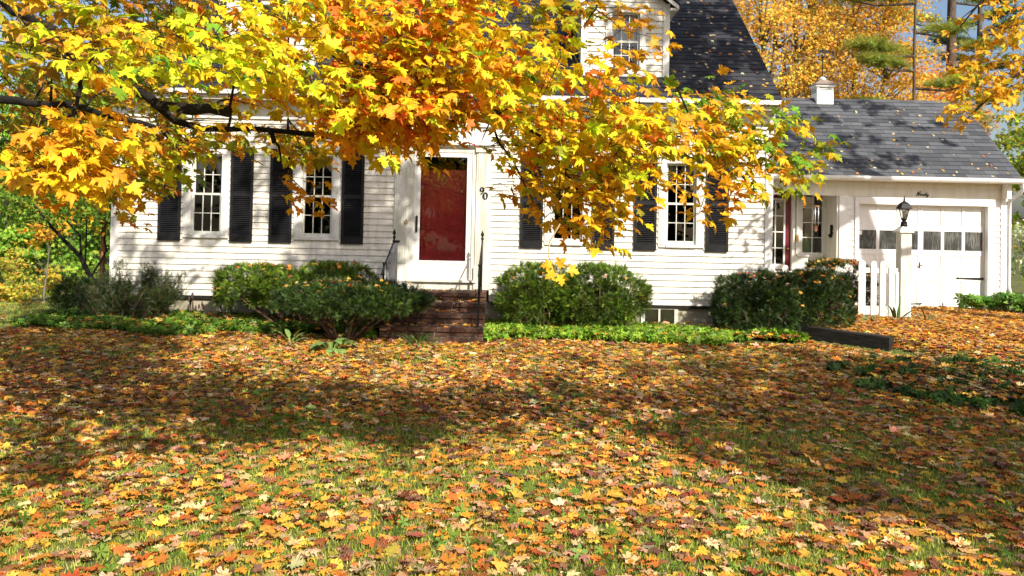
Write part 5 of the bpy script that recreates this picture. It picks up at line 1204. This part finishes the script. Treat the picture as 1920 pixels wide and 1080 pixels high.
# ---------------------------------------------------------------- left: woods edge beyond the lawn
GL='green trees at the wood edge left of the house'
for i,(x,y,h,lab,pw,n) in enumerate([
 (-19.5,31,9,'bushy green tree filling the gap between the lawn edge and the house corner',GREEN,7000),
 (-15.6,31,9.5,'green tree partly hidden by the white house corner',GREEN,6000),
 (-23.5,32,9,'green tree at the outermost edge of the woods',GREEN,7000),
 (-24,42,12.5,'taller dull green tree deep in the woods, behind the outermost one',([(.12,.2,.04),(.25,.28,.05),(.4,.3,.05)],[3,2,1]),7000),
 (-17,42,12.5,'taller olive tree deep in the woods, behind the bushy one',([(.14,.2,.04),(.3,.28,.05),(.45,.28,.05)],[3,2,1.4]),7000)]):
    tree('woodland_tree',lab,(x,y),h,[(0,0,h*.13,h*.27,h*.2,h*.15),(0,0,h*.32,h*.28,h*.24,h*.25),(.3,-.3,h*.62,h*.27,h*.25,h*.27)],pw,int(n*2.0),.155,.14,'greybark',GL,clump=.5,trunks=2,seed=10+i)
GW='undergrowth at the lawn edge'
for i,(x,y,lab,e,pw,n) in enumerate([
 (-13.7,22.0,'yellow-orange bush at the lawn edge',(0,0,.75,1.3,.9,.85),([(.62,.46,.05),(.70,.40,.05),(.42,.46,.06),(.5,.24,.08)],[3,1.5,4,.8]),2600),
 (-11.6,22.5,'pale green feathery weeds at the lawn edge close to the house',(0,0,.5,1.5,.9,.8),LIMEP,2200),
 (-15.0,23.0,'rusty lime shrub farthest out along the lawn edge',(0,0,.6,1.4,.8,.8),([(.45,.40,.05),(.30,.36,.05),(.55,.28,.08)],[3,3,1]),2400)]):
    tree('bush',lab,(x,y),1.6,[e],pw,n,.085,.03,'greybark',GW,cat='bush',clump=.2,trunks=4,trunk_top=.5,seed=20+i)
tree('sapling','slim sapling with small gold leaves in front of the green woods',(-11.3,19.5),3.3,[(0,0,2.1,.5,.4,.5),(-.3,0,1.7,.35,.3,.3)],([(.72,.45,.04),(.75,.33,.04)],[3,1]),420,.09,.025,'greybark',None,clump=.2,seed=31)
# small leaning dark-limbed tree behind the corner shrub
sm=thing('small_tree','small leaning tree with dark bare limbs and green leaves behind the corner shrub','tree',(-6.9,13.9,.2))
mb=MB();b0=P(170,520,14.0)
S=[([np.array((-6.75,14.0,.15)),b0]+[P(*q) for q in((150,480,14.0),(110,440,14.0),(82,408,14.1),(45,360,14.2))],[.05,.042,.036,.028,.018,.008]),([P(*q) for q in((152,482,14.0),(150,440,14.0),(120,410,14.1),(100,385,14.1))],[.022,.016,.012,.005]),([P(*q) for q in((160,490,14.0),(162,440,13.9),(163,400,13.9),(150,340,13.9))],[.016,.012,.01,.004]),([b0]+[P(*q) for q in((200,470,14.0),(190,420,14.0),(160,400,14.0))],[.02,.016,.012,.005]),([P(*q) for q in((110,440,14.0),(92,425,14.2),(60,415,14.3))],[.014,.01,.004])]
nodes=[];rads=[]
for pts,rs in S:
    q,r=densify(pts,rs,.15);mb.tube(q,r,M['bark'],6);nodes+=q[1:];rads+=r[1:]
mb.build('trunk',sm);cl=Cloud();T=[];E=[]
for poly,n,pw in(([(0,330),(200,330),(205,420),(150,400),(60,420),(0,410)],95,([(.16,.30,.03),(.24,.36,.04),(.5,.4,.04)],[3,2,.4])),([(110,380),(205,380),(208,450),(150,430)],16,([OR,GO,(.2,.3,.03)],[1,2,2]))):
    for c in in_region(poly,n,13.3,14.6):
        a,b=twig_leaves(cl,c,unit(rnd(1)[0]),pw,(.07,.10),8);T.append(a);E.append(b)
cl.build('crown',M['leaf'],sm);mb=MB();grow(mb,nodes,rads,T,E,M['bark']);mb.build('twigs',sm)
# trees across the road behind the photographer: they stand in the window reflections
GR_='street trees mirrored in the window panes'
for i,(x,y,h) in enumerate(((-13,-19,11),(-7,-23,12),(-1.5,-19,10),(4,-22,12),(9,-19,11),(15,-22,12))):
    tree('street_tree','broad tree on the near side of the lawn, seen only mirrored in the panes',(x,y),h,[(0,0,h*.18,3.6,2.6,h*.2),(0,0,h*.4,4.4,3,h*.32),(0,0,h*.7,4.0,3,h*.3)],([(.07,.13,.025),(.2,.18,.04),(.4,.24,.04)],[4,1,.7]),5200,.40,.25,'bark',GR_,clump=.9,seed=50+i)
# ---------------------------------------------------------------- light, sky, camera
w=bpy.data.worlds.new('World');SC.world=w;w.use_nodes=True;nt=w.node_tree;bg=nt.nodes['Background']
sky=nt.nodes.new('ShaderNodeTexSky');sky.sky_type='NISHITA';sky.sun_disc=False
sky.sun_elevation=math.asin(SUN[2]);sky.sun_rotation=math.atan2(SUN[0],SUN[1]);sky.air_density=1.0;sky.dust_density=2.4;sky.ozone_density=1.5
nt.links.new(sky.outputs[0],bg.inputs[0]);bg.inputs[1].default_value=.11
ld=bpy.data.lights.new('sun','SUN');ld.energy=5.0;ld.angle=math.radians(.53);ld.color=(1,.93,.80);lo=bpy.data.objects.new('sun',ld);COL.objects.link(lo)
lo.rotation_euler=Vector(SUN).to_track_quat('Z','Y').to_euler();lo.location=(12,-20,20)
cd=bpy.data.cameras.new('camera');cd.sensor_width=36;cd.lens=36*F/1920;cd.shift_y=-(540-PY)/1920;cd.clip_end=1500;cd.clip_start=.1
co=bpy.data.objects.new('camera',cd);COL.objects.link(co);co.location=(0,0,CZ)
from mathutils import Matrix
mt=Matrix(((RT[0],UP[0],-FW[0]),(RT[1],UP[1],-FW[1]),(RT[2],UP[2],-FW[2])));co.rotation_euler=mt.to_euler()
SC.camera=co
SC.view_settings.view_transform='Standard';SC.view_settings.look='None';SC.view_settings.exposure=.47;SC.view_settings.gamma=1
SC.render.engine='CYCLES';SC.cycles.max_bounces=8;SC.cycles.transparent_max_bounces=12;SC.cycles.use_denoising=True
